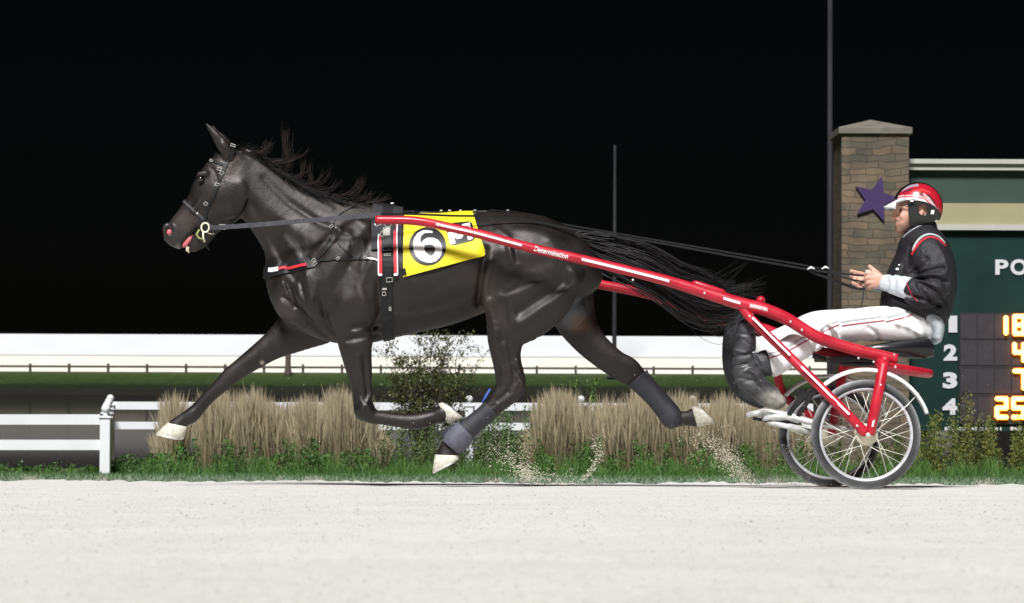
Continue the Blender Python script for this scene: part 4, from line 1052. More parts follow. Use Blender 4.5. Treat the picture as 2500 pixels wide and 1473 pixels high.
on_strip('reflective_strip', 1065, 1274, -2.5, 2.5, M['whitestrip'], near); on_strip('reflective_strip', 1420, 1633, -3, 3, M['whitestrip'], near)
on_strip('reflective_strip', 1765, 1806, -3, 3, M['whitestrip'], near); on_strip('reflective_strip', 1829, 1872, -5, 4, mat('faded_label', (.62, .42, .42), .5, var=.5, vscale=60), near)
v, f = text2d('Determination', .012, .45); v = fit2d(v, 0, -7, 1, 6)
xs_ = [p[0] for p in v]; mk('maker_name', [on_shaft(1303+84*x, y+(1 if x > .09 else 0), .0018) for x, y in v], [list(q) for q in f], M['whitestrip'], near, False)
b = MB(); A = P(1690, 690, -.43); B_ = P(1772, 717, -.44); b.tube([A, A+(B_-A)*.1, A+(B_-A)*.9, B_], [.010, .019, .019, .010], 10); b.build('shaft_clamp', M['red'], sul)
b = MB(); b.ball(P(1857, 733, -.40), (.028, .03, .024), 12, 8); b.build('shaft_knob', M['red'], sul)
b = MB(); b.tube([P(1833, 735, -.44), P(1836, 760, -.44), P(1838, 782, -.43)], .006, 8); b.build('bolt', M['whitestrip'], sul)
for (x, y) in ((1545, 684), (1720, 716), (2096, 875), (2133, 884), (2183, 867)):
    b = MB(); p = P(x, y, -.46); b.ball(p, .007, 8, 6); b.build('bolt', M['steel'], sul)
# struts to the wheel axles
br1 = ptube('brace', [(1812, 752, 11, -.44), (1837, 782, 11, -.46), (1907, 850, 11, -.52), (1983, 926, 12, -.60), (2041, 984, 12, -.655), (2088, 1032, 12, -.66), (2112, 1056, 13, -.66)], M['red'])
for (x0, y0, x1, y1, Y0, Y1) in ((1836, 776, 1928, 868, -.475, -.555), (1955, 895, 2072, 1012, -.60, -.672)):
    b = MB(); A, B_ = P(x0, y0, Y0), P(x1, y1, Y1); o = Vector((0, -R(11.6, -.55), 0)); b.sweep([A+o, B_+o], lambda i: [(-.006, -.0012), (.006, -.0012), (.006, .0012), (-.006, .0012)], up=Vector((0, 1, 0))); b.build('reflective_strip', M['whitestrip'], br1, False)
fk1 = ptube('fork_post', [(2158, 886, 13.5, -.60), (2146, 950, 13.5, -.65), (2134, 1010, 13, -.66), (2124, 1062, 12, -.66)], M['red'])
b = MB(); A, B_ = P(2158, 900, -.632), P(2130, 1042, -.692); b.sweep([A, A+(B_-A)*.5-Vector((0, .012, 0)), B_], lambda i: [(-.005, -.0012), (.005, -.0012), (.005, .0012), (-.005, .0012)], up=Vector((0, 1, 0))); b.build('reflective_strip', M['whitestrip'], fk1, False)
ptube('fork_post', [(2158, 886, 12, -.60), (2138, 980, 11, -.56), (2126, 1055, 10, -.55)], M['red'])
ptube('brace', [(1840, 792, 11, .44), (1880, 842, 11, .48), (1908, 955, 11, .66), (1950, 992, 11.5, .66), (1985, 1022, 11.5, .66), (2028, 1064, 12, .66)], M['red'])
ptube('fork_post', [(2062, 888, 12, .58), (2050, 960, 12, .66), (2032, 1064, 11, .66)], M['red']); ptube('fork_post', [(2062, 888, 11, .58), (2044, 980, 11, .54), (2030, 1060, 10, .54)], M['red'])
# seat arch behind
ptube('seat_arch', [(2146, 884, 13, -.60), (2165, 896, 13, -.55), (2205, 903, 13, -.42), (2262, 911, 11, -.24), (2266, 912, 11, .0), (2250, 911, 11, .24), (2150, 896, 12, .45), (2062, 888, 12, .58)], M['red'])
ptube('cross_bar', [(2160, 880, 12, -.60), (2158, 882, 12, -.3), (2140, 884, 12, 0.), (2100, 886, 12, .3), (2062, 888, 12, .58)], M['red'])
# seat
b = MB(); ps = [(2078, 851), (2130, 842), (2190, 833), (2240, 826), (2258, 828), (2268, 846), (2266, 872), (2240, 876), (2180, 873), (2110, 866), (2082, 858)]
q = [P(x, y, 0) for x, y in ps]; n = len(q); cq = sum(q, Vector())/n; rings = []
for yy, sc in ((-.23, .86), (-.215, .96), (-.19, 1.0), (0, 1.0), (.19, 1.0), (.215, .96), (.23, .86)): rings.append([Vector((cq.x+(v.x-cq.x)*(1-(1-sc)*.35), yy, cq.z+(v.z-cq.z)*sc)) for v in q])
fs = [(i*n+k, i*n+(k+1) % n, (i+1)*n+(k+1) % n, (i+1)*n+k) for i in range(6) for k in range(n)]+[tuple(range(n))[::-1], tuple(6*n+k for k in range(n))]
b.add([v for r in rings for v in r], fs); b.build('seat', M['seat'], sul)
b = MB(); b.box((P(2005, 868, 0).x, -.38, P(2005, 884, 0).z), (P(2170, 868, 0).x, .38, P(2100, 872, 0).z), .006); b.build('seat_frame', M['dark'], sul, False)
ptube('seat_bracket', [(1985, 868, 7, -.2), (2040, 884, 7, -.2), (2110, 889, 7, -.2), (2160, 884, 8, -.2)], M['dark']); ptube('seat_bracket', [(1985, 868, 7, .2), (2040, 884, 7, .2), (2110, 889, 7, .2), (2160, 884, 8, .2)], M['dark'])
for (x, y, Y) in ((2112, 1057, -.672), (2026, 1062, .655)):
    b = MB(); c_ = P(x, y, Y); b.tube([c_+Vector((-.035, 0, .02)), c_+Vector((-.01, 0, .002)), c_+Vector((.03, 0, -.004))], [.014, .024, .018], 12, flat=.6); b.build('axle_bracket', M['red'], sul)
for (x, y, Y) in ((2093, 1040, -.69), (1990, 938, -.615), (1830, 772, -.478), (1958, 806, -.478), (1930, 786, -.478), (2150, 940, -.672), (2186, 896, -.60), (2225, 903, -.40)):
    b = MB(); p = P(x, y, Y); b.tube([p+Vector((0, .012, 0)), p+Vector((0, -.002, 0)), p+Vector((0, -.006, 0))], [.0075, .0075, .004], 6); b.build('bolt', M['steel'], sul)
# wheels
def wheel(c, rot):
    wh = bpy.data.objects.new('wheel', None); wh.empty_display_size = .1
    b = MB(); n = 72; prof_ = [(.262, -.012), (.268, -.020), (.282, -.026), (.298, -.022), (.308, -.011), (.312, 0), (.308, .011), (.298, .022), (.282, .026), (.268, .020), (.262, .012)]
    def lathe(mb, pr, close=True):
        vs = [(c.x+r*math.cos(2*math.pi*i/n), c.y+y, c.z+r*math.sin(2*math.pi*i/n)) for i in range(n) for r, y in pr]; m = len(pr)
        mb.add(vs, [(i*m+k, i*m+(k+1) % m, ((i+1) % n)*m+(k+1) % m, ((i+1) % n)*m+k) for i in range(n) for k in range(m if close else m-1)])
    ob = link(wh, sul); 
    lathe(b, prof_); to_ = b.build('tyre', M['tyre'], wh)
    ca = to_.data.color_attributes.new('Col', 'FLOAT_COLOR', 'POINT')
    for i_, v_ in enumerate(to_.data.vertices):
        r_ = math.hypot(v_.co.x-c.x, v_.co.z-c.z); a_ = math.atan2(v_.co.z-c.z, v_.co.x-c.x); kk = (.24 if r_ > .307 else .085 if r_ > .297 else .026)*(1+.3*math.sin(3*a_+1)); ca.data[i_].color = (kk, kk*1.01, kk*1.06, 1)
    b = MB(); lathe(b, [(.268, -.017), (.271, -.014), (.2685, -.006), (.2685, .006), (.271, .014), (.268, .017), (.254, .014), (.249, .006), (.249, -.006), (.254, -.014)]); b.build('rim', M['rim'], wh)
    b = MB(); b.tube([c+Vector((0, y, 0)) for y in (-.052, -.045, -.0449, -.040, -.0399, .0399, .040, .0449, .045, .052)], [.012, .022, .062, .062, .02, .02, .062, .062, .022, .012], 28); b.build('hub', M['cream'], wh)
    b = MB(); b.tube([c+Vector((0, y, 0)) for y in (-.105, -.10, .10, .105)], [.008, .013, .013, .008], 12); b.build('axle', M['steel'], wh)
    for k in range(32):
        a = rot+2*math.pi*k/32; s_ = 1 if k % 2 else -1; da = (.95 if (k//2) % 2 else -.95); A = c+Vector((.056*math.cos(a+da), s_*.042, .056*math.sin(a+da))); B_ = c+Vector((.252*math.cos(a), 0, .252*math.sin(a)))
        b = MB(); b.tube([A, B_], .0021, 5); b.build('spoke', M['spoke'], wh)
    for k in range(1): 
        b = MB(); b.tube([c+Vector((.25*math.cos(rot+.1), -.01, .25*math.sin(rot+.1))), c+Vector((.215*math.cos(rot+.1), -.018, .215*math.sin(rot+.1)))], .004, 6); b.build('valve', M['dark'], wh)
    return wh
CN = P(2114, 1061, NW); CN.z = track_z(NW)+WR; CF = P(2026, 1061, FW_); CF.z = track_z(FW_)+WR
wheel(CN, .1); wheel(CF, .25)
def guard(c, a0, a1, Y, r):
    b = MB(); n = 40; vs = []
    for i in range(n+1):
        a = math.radians(a0+(a1-a0)*i/n); wd = .036*(1 if 2 < i < n-2 else .8)
        for (rr_, yy) in ((r, -wd), (r+.012, -wd*.7), (r+.017, 0), (r+.012, wd*.7), (r, wd), (r-.006, wd*.9), (r+.009, 0), (r-.006, -wd*.9)): vs.append((c.x+rr_*math.cos(a), Y+yy, c.z+rr_*math.sin(a)))
    fs = [(i*8+k, i*8+(k+1) % 8, (i+1)*8+(k+1) % 8, (i+1)*8+k) for i in range(n) for k in range(8)]+[tuple(range(8))[::-1], tuple(n*8+k for k in range(8))]
    b.add(vs, fs); return b.build('mudguard', M['white'], sul)
guard(CN, 19, 136, NW, .362); guard(CF, 20, 138, FW_, .362)
b = MB(); b.tube([P(2243, 960, NW), P(2215, 990, NW-.03), P(2130, 1060, NW-.06)], .003, 6); b.build('guard_stay', M['spoke'], sul)
# foot rests
for Y, dx, dy in ((-.50, 0, 0), (.50, 22, 3)):
    for pts in ([(1825, 1013), (1850, 1008), (1880, 1005), (1977, 1031), (2064, 1048)], [(1863, 1023), (1905, 1017), (1950, 1028)], [(1875, 1031), (1920, 1041), (1977, 1054)]):
        ptube('foot_rest', [(x+dx, y+dy, 6.5, Y-(.05 if k % 2 else 0)) for k, (x, y) in enumerate(pts)], M['dirty'], 10)
    b = MB(); b.sweep([P(1966+dx, 952+dy, Y-.03), P(1945+dx, 985+dy, Y-.04), P(1928+dx, 1010+dy, Y-.04), P(1920+dx, 1032+dy, Y-.03)], lambda i: [(-.014, -.004), (.014, -.004), (.014, .004), (-.014, .004)], up=Vector((0, 1, 0))); b.build('foot_strap', M['leather'], sul, False)
    b = MB(); b.tube([P(1838+dx, 1022+dy, Y), P(1890+dx, 1031+dy, Y), P(1934+dx, 1031+dy, Y)], .009, 8); b.build('foot_plate', M['dark'], sul)

# ================================================================== DRIVER
per = empty('person', tuple(P(2200, 840, 0)), 'driver in black jacket, white trousers and red helmet seated on the sulky holding the reins', 'person')
bl_ = SDF((P(1840, 0, 0).x, -.44, P(0, 990, 0).z), (P(2345, 0, 0).x, .44, P(0, 438, 0).z), .0058)
bl_.loft(L2([(2245, 795, 34, .12), (2248, 735, 52, .13), (2250, 660, 62, .16), (2252, 605, 48, .15), (2252, 580, 36, .07), (2248, 555, 31, .058), (2243, 530, 34, .06)], 0), k=.03)
PB(bl_, 2246, 505, 0, 50, .076, 54, 0, .02)
bl_.loft(L2([(2232, 520, 34, .068), (2213, 540, 23, .054), (2204, 554, 16, .040), (2199, 562, 11, .028)], 0), k=.02)
PB(bl_, 2204, 506, 0, 14, .062, 16, 0, .015)
bl_.loft(L2([(2193, 511, 5, .010), (2185, 523, 6, .013), (2181, 531, 6.5, .016), (2187, 535, 5, .017)], 0), k=.008)
PB(bl_, 2190, 545, 0, 6, .022, 3.6, -10, .006); PB(bl_, 2191, 551, 0, 6, .020, 3.6, 10, .006); PB(bl_, 2197, 562, 0, 8, .024, 8, 0, .012)
for s_ in (-1, 1):
    PB(bl_, 2196, 514, s_*.032, 7, .012, 5, 0, .006, True)
    PB(bl_, 2208, 526, s_*.044, 12, .012, 9, 20, .015)
    PB(bl_, 2246, 516, s_*.078, 9, .010, 15, 8, .008); PB(bl_, 2246, 515, s_*.09, 5, .008, 8, 8, .005, True)
# arms and hands
bl_.loft(L2([(2262, 610, 28, .045, -.16), (2282, 660, 23, .036, -.22), (2266, 715, 20, .032, -.235), (2226, 707, 17, .026, -.228), (2175, 692, 14, .020, -.17), (2154, 687, 13, .018, -.13)], 0), k=.03)
bl_.loft(L2([(2262, 610, 28, .045, .16), (2280, 660, 23, .036, .22), (2256, 716, 20, .032, .235), (2200, 704, 15, .024, .19), (2140, 692, 13, .019, .11), (2118, 688, 12, .018, .08)], 0), k=.03)
def hand(fl):
    for pts, kk in fl: bl_.loft(L2(pts, 0), k=kk)
hand([([(2154, 687, 15, .022, -.13), (2140, 684, 20, .019, -.115), (2129, 682, 20, .016, -.105)], .012),
      ([(2134, 668, 6, None, -.11), (2121, 668, 5.6, None, -.10), (2114, 673, 5.2, None, -.082), (2118, 677, 4.8, None, -.062), (2128, 676, 4.4, None, -.055)], .004),
      ([(2132, 678, 6, None, -.115), (2119, 679, 5.8, None, -.105), (2113, 684, 5.3, None, -.083), (2117, 687, 4.9, None, -.062), (2128, 686, 4.4, None, -.055)], .004),
      ([(2133, 689, 6, None, -.115), (2121, 690, 5.6, None, -.105), (2116, 694, 5.1, None, -.083), (2120, 697, 4.7, None, -.063), (2129, 695, 4.3, None, -.056)], .004),
      ([(2136, 698, 5.4, None, -.11), (2126, 700, 5, None, -.10), (2121, 703, 4.6, None, -.083), (2125, 705, 4.2, None, -.065), (2131, 703, 4, None, -.06)], .004),
      ([(2146, 672, 7.5, None, -.095), (2136, 663, 6.6, None, -.085), (2128, 656, 5.8, None, -.08), (2123, 651, 5, None, -.078)], .008)])
hand([([(2118, 688, 14, .02, .08), (2108, 684, 17, .016, .065)], .012),
      ([(2108, 669, 5.2, None, .055), (2093, 666, 4.8, None, .045), (2078, 662, 4.3, None, .04)], .004),
      ([(2107, 677, 5.2, None, .05), (2091, 675, 4.9, None, .04), (2077, 674, 4.4, None, .035)], .004),
      ([(2106, 685, 5.4, None, .05), (2090, 682, 5.2, None, .035), (2082, 688, 5, None, .025), (2088, 695, 4.8, None, .022), (2098, 694, 4.4, None, .03)], .004),
      ([(2108, 694, 5, None, .05), (2096, 695, 4.9, None, .036), (2091, 700, 4.6, None, .028), (2098, 703, 4.4, None, .028), (2106, 701, 4.2, None, .036)], .004),
      ([(2114, 676, 6, None, .05), (2108, 680, 5.6, None, .035), (2101, 687, 5, None, .026)], .006)])
# legs
bl_.loft(L2([(2240, 800, 30, .06, -.10), (2150, 794, 24, .05, -.17), (2050, 802, 22, .045, -.24), (1998, 812, 21, .04, -.275), (1950, 842, 20, .04, -.30), (1888, 884, 18, .035, -.33), (1870, 895, 16, .03, -.34)], 0), k=.03)
bl_.loft(L2([(2240, 800, 30, .06, .10), (2150, 794, 24, .05, .17), (2050, 796, 22, .045, .24), (1990, 800, 21, .04, .285), (1930, 826, 18, .035, .32), (1866, 852, 14, .03, .345)], 0), k=.03)
V, Q = bl_.mesh(1); bx, by = topx(V); Cc = np.tile(np.array([.60, .33, .245]), (len(V), 1))
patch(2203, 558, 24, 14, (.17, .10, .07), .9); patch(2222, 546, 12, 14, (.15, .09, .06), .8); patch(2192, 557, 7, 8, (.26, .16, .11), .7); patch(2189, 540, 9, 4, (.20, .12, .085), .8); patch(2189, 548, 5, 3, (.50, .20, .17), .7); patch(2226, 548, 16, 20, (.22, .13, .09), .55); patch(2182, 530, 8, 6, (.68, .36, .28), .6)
mk('body', V, Q, M['skin'], per, True, Cc); DB = bvh_of(V, Q)
# jacket
jk = SDF((P(2095, 0, 0).x, -.42, P(0, 830, 0).z), (P(2350, 0, 0).x, .42, P(0, 530, 0).z), .0060)
jk.loft(L2([(2246, 772, 64, .175), (2238, 752, 84, .19), (2238, 735, 88, .195), (2249, 692, 87, .20), (2256, 645, 73, .20), (2254, 612, 62, .195), (2252, 592, 46, .13), (2250, 572, 41, .085), (2250, 557, 38, .078)], 0), k=.02)
for s_ in (-1, 1):
    arm = [(2264, 612, 44, .070, s_*.165), (2284, 652, 41, .066, s_*.22), (2288, 692, 38, .060, s_*.245), (2270, 718, 35, .056, s_*.25), (2244, 714, 33, .053, s_*.245), (2226, 708, 31, .050, s_*.238)]
    jk.loft(L2(arm, 0), k=.04)
jk.gain = 1.6; NJ = dict(ylo=-.42, yhi=-.10)
for (a, c, am) in (((2235, 672), (2300, 655), -.009), ((2236, 680), (2310, 690), -.010), ((2240, 690), (2300, 730), -.010), ((2240, 700), (2275, 745), -.008), ((2232, 665), (2262, 630), -.007), ((2238, 676), (2305, 672), .007), ((2240, 685), (2310, 712), .007),
                   ((2200, 720), (2300, 745), -.012), ((2215, 640), (2200, 690), -.008), ((2290, 600), (2310, 660), .006), ((2210, 620), (2180, 690), .006), ((2170, 720), (2260, 760), .006), ((2230, 600), (2222, 650), -.007), ((2300, 690), (2320, 740), -.006), ((2256, 640), (2250, 670), .006)):
    m1 = ((a[0]+c[0])/2+random.uniform(-5, 5), (a[1]+c[1])/2+random.uniform(-5, 5)); jk.stroke(XZ([a, m1, c], -.25), .011, am, **NJ)
PB(jk, 2246, 545, 0, 33, .068, 22, 0, .004, True)                   # neck opening
V, Q = jk.mesh(1); mk('jacket', V, Q, M['jacket'], per); JB = bvh_of(V, Q)
def dstrap(name, pts, wpx, m, bv, off=.003, t=.004, Y=-.2, par=None):
    b = MB(); strap(b, bv, pts, wpx, t, off, Y, 6); return b.build(name, m, par or per, False)
jo = bpy.data.objects['jacket']
dstrap('shoulder_stripe', [(2229, 612), (2236, 596), (2249, 581), (2268, 573), (2290, 578), (2306, 593)], 6, M['shirt'], JB, par=jo)
dstrap('shoulder_stripe', [(2227, 622), (2238, 603), (2252, 588), (2270, 580), (2290, 585), (2308, 601)], 6, M['redtape'], JB, par=jo)
dstrap('collar_edge', [(2205, 581), (2222, 566), (2245, 553), (2270, 544), (2288, 539)], 2.2, M['shirt'], JB, par=jo, Y=-.08)
dstrap('sleeve_piping', [(2213, 678), (2217, 700), (2228, 722), (2241, 737)], 2, M['redstripe'], JB, par=jo, off=.004)
for (x, y, a_, b2) in ((2196, 648, 2.5, 3), (2192, 658, 5, 5)):
    p, n_ = drape(JB, x, y, .004, -.18); b = MB(); b.ball(p, (R(a_, 0), .003, R(b2*.7, 0)), 8, 6); b.build('jacket_badge', M['whitestrip'], jo)
# pale sleeves and shirt tail
sh_ = SDF((P(2120, 0, 0).x, -.36, P(0, 860, 0).z), (P(2320, 0, 0).x, .36, P(0, 640, 0).z), .0058)
for s_, pts in ((-1, [(2230, 709, 27, .043, -.235), (2210, 702, 27, .043, -.215), (2190, 697, 25, .038, -.185), (2172, 693, 22, .031, -.16), (2158, 689, 20, .027, -.138)]), (1, [(2240, 712, 29, .046, .25), (2200, 704, 26, .040, .19), (2170, 698, 23, .034, .15), (2134, 691, 19, .026, .10)])):
    sh_.loft(L2(pts, 0), k=.01)
for (x, am) in ((2166, -.005), (2172, .004), (2181, -.006), (2188, .004), (2200, -.004)): sh_.stroke(XZ([(x, 672), (x+4, 690), (x+1, 712)], -.2), .006, am, -.36, -.05)
sh_.loft(L2([(2225, 768, 24, .16), (2256, 776, 32, .182), (2278, 796, 25, .185), (2280, 824, 18, .17)], 0), k=.02)
V, Q = sh_.mesh(1); mk('shirt', V, Q, M['shirt'], per)
# trousers
tr = SDF((P(1838, 0, 0).x, -.46, P(0, 960, 0).z), (P(2310, 0, 0).x, .46, P(0, 735, 0).z), .0065)
tr.loft(L2([(2240, 796, 44, .17), (2205, 785, 42, .17), (2165, 775, 32, .15)], 0), k=.02); PB(tr, 2238, 806, 0, 44, .182, 40, 0, .03)
tr.loft(L2([(2240, 800, 42, .085, -.11), (2150, 790, 42, .085, -.17), (2060, 796, 37, .075, -.24), (2005, 806, 38, .072, -.28), (1975, 828, 37, .068, -.295), (1930, 857, 36, .062, -.32), (1890, 882, 36, .06, -.335), (1874, 891, 34, .058, -.34)], 0), k=.03, endc=.012)
tr.loft(L2([(2240, 800, 42, .085, .11), (2150, 790, 42, .085, .17), (2060, 792, 37, .075, .24), (1990, 798, 37, .072, .29), (1940, 820, 34, .066, .32), (1862, 852, 30, .056, .345)], 0), k=.03)
tr.gain = 2.1; NT = dict(ylo=-.46, yhi=-.06)
for (a, c, am) in (((2000, 782), (2040, 840), -.008), ((2010, 800), (1985, 850), -.009), ((2025, 795), (2050, 835), .006), ((2180, 755), (2240, 790), -.006), ((2090, 765), (2160, 770), -.005), ((1960, 815), (1985, 860), -.006), ((1900, 850), (1940, 885), -.005), ((2120, 800), (2150, 830), -.005), ((1885, 870), (1905, 905), .005), ((2190, 790), (2250, 815), .005), ((2255, 790), (2268, 835), -.006)):
    tr.stroke(XZ([a, ((a[0]+c[0])/2+4, (a[1]+c[1])/2-3), c], -.27), .012, am, **NT)
V, Q = tr.mesh(1); mk('trousers', V, Q, M['trouser'], per); TB = bvh_of(V, Q); to = bpy.data.objects['trousers']
for pts in ([(2003, 816), (2025, 803), (2048, 793)], [(2055, 796), (2105, 789), (2159, 783)], [(2162, 786), (2185, 781), (2208, 776)], [(2212, 774), (2229, 768)], [(1880, 875), (1893, 870), (1907, 865)], [(1924, 857), (1950, 843), (1974, 830)]):
    dstrap('side_stripe', pts, 2.6, M['redstripe'], TB, .002, .003, -.3, to)
    dstrap('side_stripe', [(x-2, y-10) for x, y in pts], 5, M['greystripe'], TB, .002, .003, -.3, to)
# boots
def boot(pts, Y, nm='boot'):
    q = np.array([(x, y) for x, y, *_ in pts]); s = SDF((P(q[:, 0].min()-60, 0, Y).x, Y-.11, P(0, q[:, 1].max()+60, Y).z), (P(q[:, 0].max()+60, 0, Y).x, Y+.11, P(0, q[:, 1].min()-60, Y).z), .006)
    return s
s = boot([(1900, 985), (1795, 780)], -.36)
s.loft(L2([(1822, 798, 22, .044), (1820, 830, 26, .050), (1818, 866, 29, .046), (1821, 905, 35, .048), (1842, 940, 34, .050), (1874, 964, 30, .048), (1900, 981, 22, .042)], -.36), k=.02)
s.loft(L2([(1876, 886, 33, .06), (1862, 890, 33, .058), (1838, 902, 34, .055)], -.35), k=.015, endc=.01)
s.stroke(XZ([(1780, 895), (1800, 893), (1822, 888)], -.36), .007, -.010, -.5, -.3); s.stroke(XZ([(1835, 850), (1840, 870), (1855, 895)], -.36), .008, -.012, -.5, -.3); s.stroke(XZ([(1850, 930), (1880, 965), (1912, 985)], -.36), .014, .009, -.5, -.3)
s.stroke(XZ([(1815, 830), (1825, 838), (1840, 845)], -.36), .006, -.008, -.5, -.3); s.stroke(XZ([(1790, 940), (1830, 930), (1852, 945)], -.36), .01, -.008, -.5, -.3); s.stroke(XZ([(1800, 915), (1825, 905), (1845, 915)], -.36), .012, .008, -.5, -.3)
for (a, c, am, wd_) in (((1790, 870), (1850, 856), -.010, .009), ((1785, 850), (1820, 862), .007, .008), ((1800, 815), (1845, 812), -.007, .008), ((1812, 950), (1850, 985), -.012, .010), ((1785, 918), (1850, 928), -.009, .010), ((1830, 905), (1880, 950), .010, .012), ((1845, 895), (1890, 940), -.010, .010), ((1870, 940), (1915, 965), -.008, .012)):
    s.stroke(XZ([a, ((a[0]+c[0])/2+3, (a[1]+c[1])/2+4), c], -.36), wd_, am, -.5, -.28)
V, Q = s.mesh(1); bx, by = topx(V); Cc = np.tile(np.array([.03, .03, .034]), (len(V), 1)); patch(1895, 985, 40, 30, (.30, .29, .26), .9); patch(1830, 925, 40, 25, (.085, .085, .09), .6); patch(1825, 820, 20, 30, (.06, .058, .07), .5)
mk('boot', V, Q, M['rubber'], per, True, Cc)
s = boot([(1870, 985), (1790, 780)], .36)
s.loft(L2([(1803, 778, 26, .05), (1800, 815, 33, .052), (1797, 855, 34, .05), (1802, 900, 36, .05), (1818, 940, 33, .05), (1842, 965, 28, .046), (1856, 982, 16, .04)], .36), k=.02)
V, Q = s.mesh(1); bx, by = topx(V); Cc = np.tile(np.array([.026, .026, .03]), (len(V), 1)); patch(1790, 900, 26, 30, (.07, .068, .085), .5)
mk('boot', V, Q, M['rubber'], per, True, Cc)
# helmet
he = SDF((P(2140, 0, 0).x, -.16, P(0, 600, 0).z), (P(2325, 0, 0).x, .16, P(0, 434, 0).z), .0046)
PB(he, 2241, 505, 0, 61, .118, 60, -8, .01)
PB(he, 2244, 503, 0, 55, .106, 54, -8, .004, True)
he.loft(L2([(2130, 556, 62, .25), (2178, 546, 57, .25), (2212, 540, 52, .25), (2245, 544, 51, .25), (2273, 582, 52, .25), (2330, 592, 52, .25)], 0), k=.004, sub=True)
V, Q = he.mesh(1)
hm = mat('red_helmet_shell', (.45, .012, .02), .24, coat=.6, vcol=True, var=.12, vscale=40)
bx, by = topx(V); Cc = np.tile(np.array([.40, .012, .024]), (len(V), 1))
def pdist(x, y, L):
    d = np.full(len(x), 1e9)
    for (x0, y0), (x1, y1) in zip(L[:-1], L[1:]):
        t = np.clip(((x-x0)*(x1-x0)+(y-y0)*(y1-y0))/((x1-x0)**2+(y1-y0)**2), 0, 1); d = np.minimum(d, np.hypot(x-x0-t*(x1-x0), y-y0-t*(y1-y0)))
    return d
rimL = [(2178, 492), (2205, 487), (2235, 486), (2256, 492), (2272, 508), (2282, 526)]
dr = pdist(bx, by, rimL); sd_ = abs(V[:, 1]) > .03
Cc[(dr < 4.5) & sd_] = (.70, .68, .68); Cc[(dr > 7) & (dr < 10.5) & sd_ & (bx > 2190)] = (.60, .42, .44); Cc[(dr > 12) & (dr < 14) & (bx > 2225) & sd_] = (.03, .02, .025)
for L_, wd_, c_ in (([(2200, 466), (2222, 455), (2240, 452)], 2.6, (.30, .28, .34)), ([(2205, 470), (2228, 461)], 1.5, (.02, .02, .05)), ([(2225, 472), (2250, 463), (2270, 470)], 2.2, (.60, .05, .05)), ([(2255, 474), (2272, 488), (2286, 512)], 2.4, (.55, .40, .42)), ([(2266, 476), (2282, 496)], 1.8, (.03, .015, .02)), ([(2230, 478), (2252, 472)], 1.6, (.03, .015, .02))):
    Cc[(pdist(bx, by, L_) < wd_) & sd_] = c_
Cc[(abs(V[:, 1]) < .045) & (by < 505)] = (.012, .011, .012)
hel = mk('helmet', V, Q, hm, per, True, Cc)
s = SDF((P(2185, 0, 0).x, -.15, P(0, 600, 0).z), (P(2320, 0, 0).x, .15, P(0, 450, 0).z), .0044)
PB(s, 2244, 508, 0, 56, .112, 66, 0, .01); PB(s, 2242, 508, 0, 49, .100, 60, 0, .004, True)
s.loft(L2([(2160, 460, 60, .3), (2158, 500, 56, .3), (2160, 540, 56, .3), (2168, 590, 56, .3)], 0), k=.006, sub=True)
s.loft(L2([(2262, 585, 36, .3), (2290, 578, 38, .3), (2330, 570, 38, .3)], 0), k=.006, sub=True)
PB(s, 2247, 515, 0, 12, .3, 14, 0, .006, True); PB(s, 2240, 460, 0, 80, .3, 24, 0, .004, True)
V, Q = s.mesh(1); mk('ear_guard', V, Q, M['helmetblack'], hel)
vs = []; nb = 14
for i in range(nb+1):
    a = -1+2*i/nb; yy = a*.082; 
    for (x, y) in ((2206, 484), (2182, 492), (2157+22*a*a, 505+3*a*a), (2160+22*a*a, 510+3*a*a), (2184, 499), (2208, 492)): p = P(x, y, 0); vs.append((p.x, yy, p.z))
fs = [(i*6+k, i*6+(k+1) % 6, (i+1)*6+(k+1) % 6, (i+1)*6+k) for i in range(nb) for k in range(6)]+[tuple(range(6))[::-1], tuple(nb*6+k for k in range(6))]
mk('visor', vs, fs, M['white'], hel)
for (x, y, w_) in ((2228, 484, 5), (2226, 491, 4), (2277, 516, 4), (2276, 521, 4)):
    p = P(x, y, -.116); b = MB(); b.box((p.x-R(w_, 0), p.y-.006, p.z-.006), (p.x+R(w_, 0), p.y+.004, p.z+.006), .002); b.build('helmet_clip', M['whitestrip'], hel, False)
gl = MB(); gl.box((P(2195, 0, 0).x, -.058, P(0, 510, 0).z), (P(2197, 0, 0).x, -.008, P(0, 502, 0).z), .001); go = gl.build('glasses', M['lens'], per)
gl = MB(); gl.box((P(2195, 0, 0).x, .008, P(0, 511, 0).z), (P(2199, 0, 0).x, .062, P(0, 499, 0).z), .002); gl.build('lens', M['lens'], go)
gl = MB(); gl.tube([P(2196, 502, -.062), P(2210, 502, -.078), P(2232, 505, -.086)], .003, 6); gl.build('temple', M['lens'], go)
for s_ in (-1, 1):
    b = MB(); b.ball(P(2199, 514, s_*.032), .011, 10, 8); b.build('eye', M['eye'], per)

# ================================================================== REINS
re_ = empty('reins', tuple(P(1500, 585, -.1)), 'long black driving reins running from the bit to the hands of the driver', 'reins')
def rein(pts, wpx, m, name='rein', t=.004):
    q = cr(pts, 8); b = MB(); hw = wpx/2/413
    b.sweep([P(x, y, Y) for x, y, Y in q], lambda i: [(-hw, -t/2), (hw, -t/2), (hw, t/2), (-hw, t/2)], up=Vector((0, 1, 0))); return b.build(name, m, re_, False)
rein([(512, 556, -.10), (545, 555, -.17), (640, 548, -.25), (760, 538, -.31), (860, 530, -.335), (930, 524, -.335)], 11, M['rein'], 'hand_piece')
rein([(930, 524, -.335), (1000, 523, -.29), (1100, 527, -.26), (1200, 529, -.20), (1300, 540, -.15), (1400, 560, -.13), (1600, 592, -.12), (1800, 628, -.10), (1975, 658, -.08), (2050, 668, -.08), (2118, 674, -.075)], 5, M['leather'])
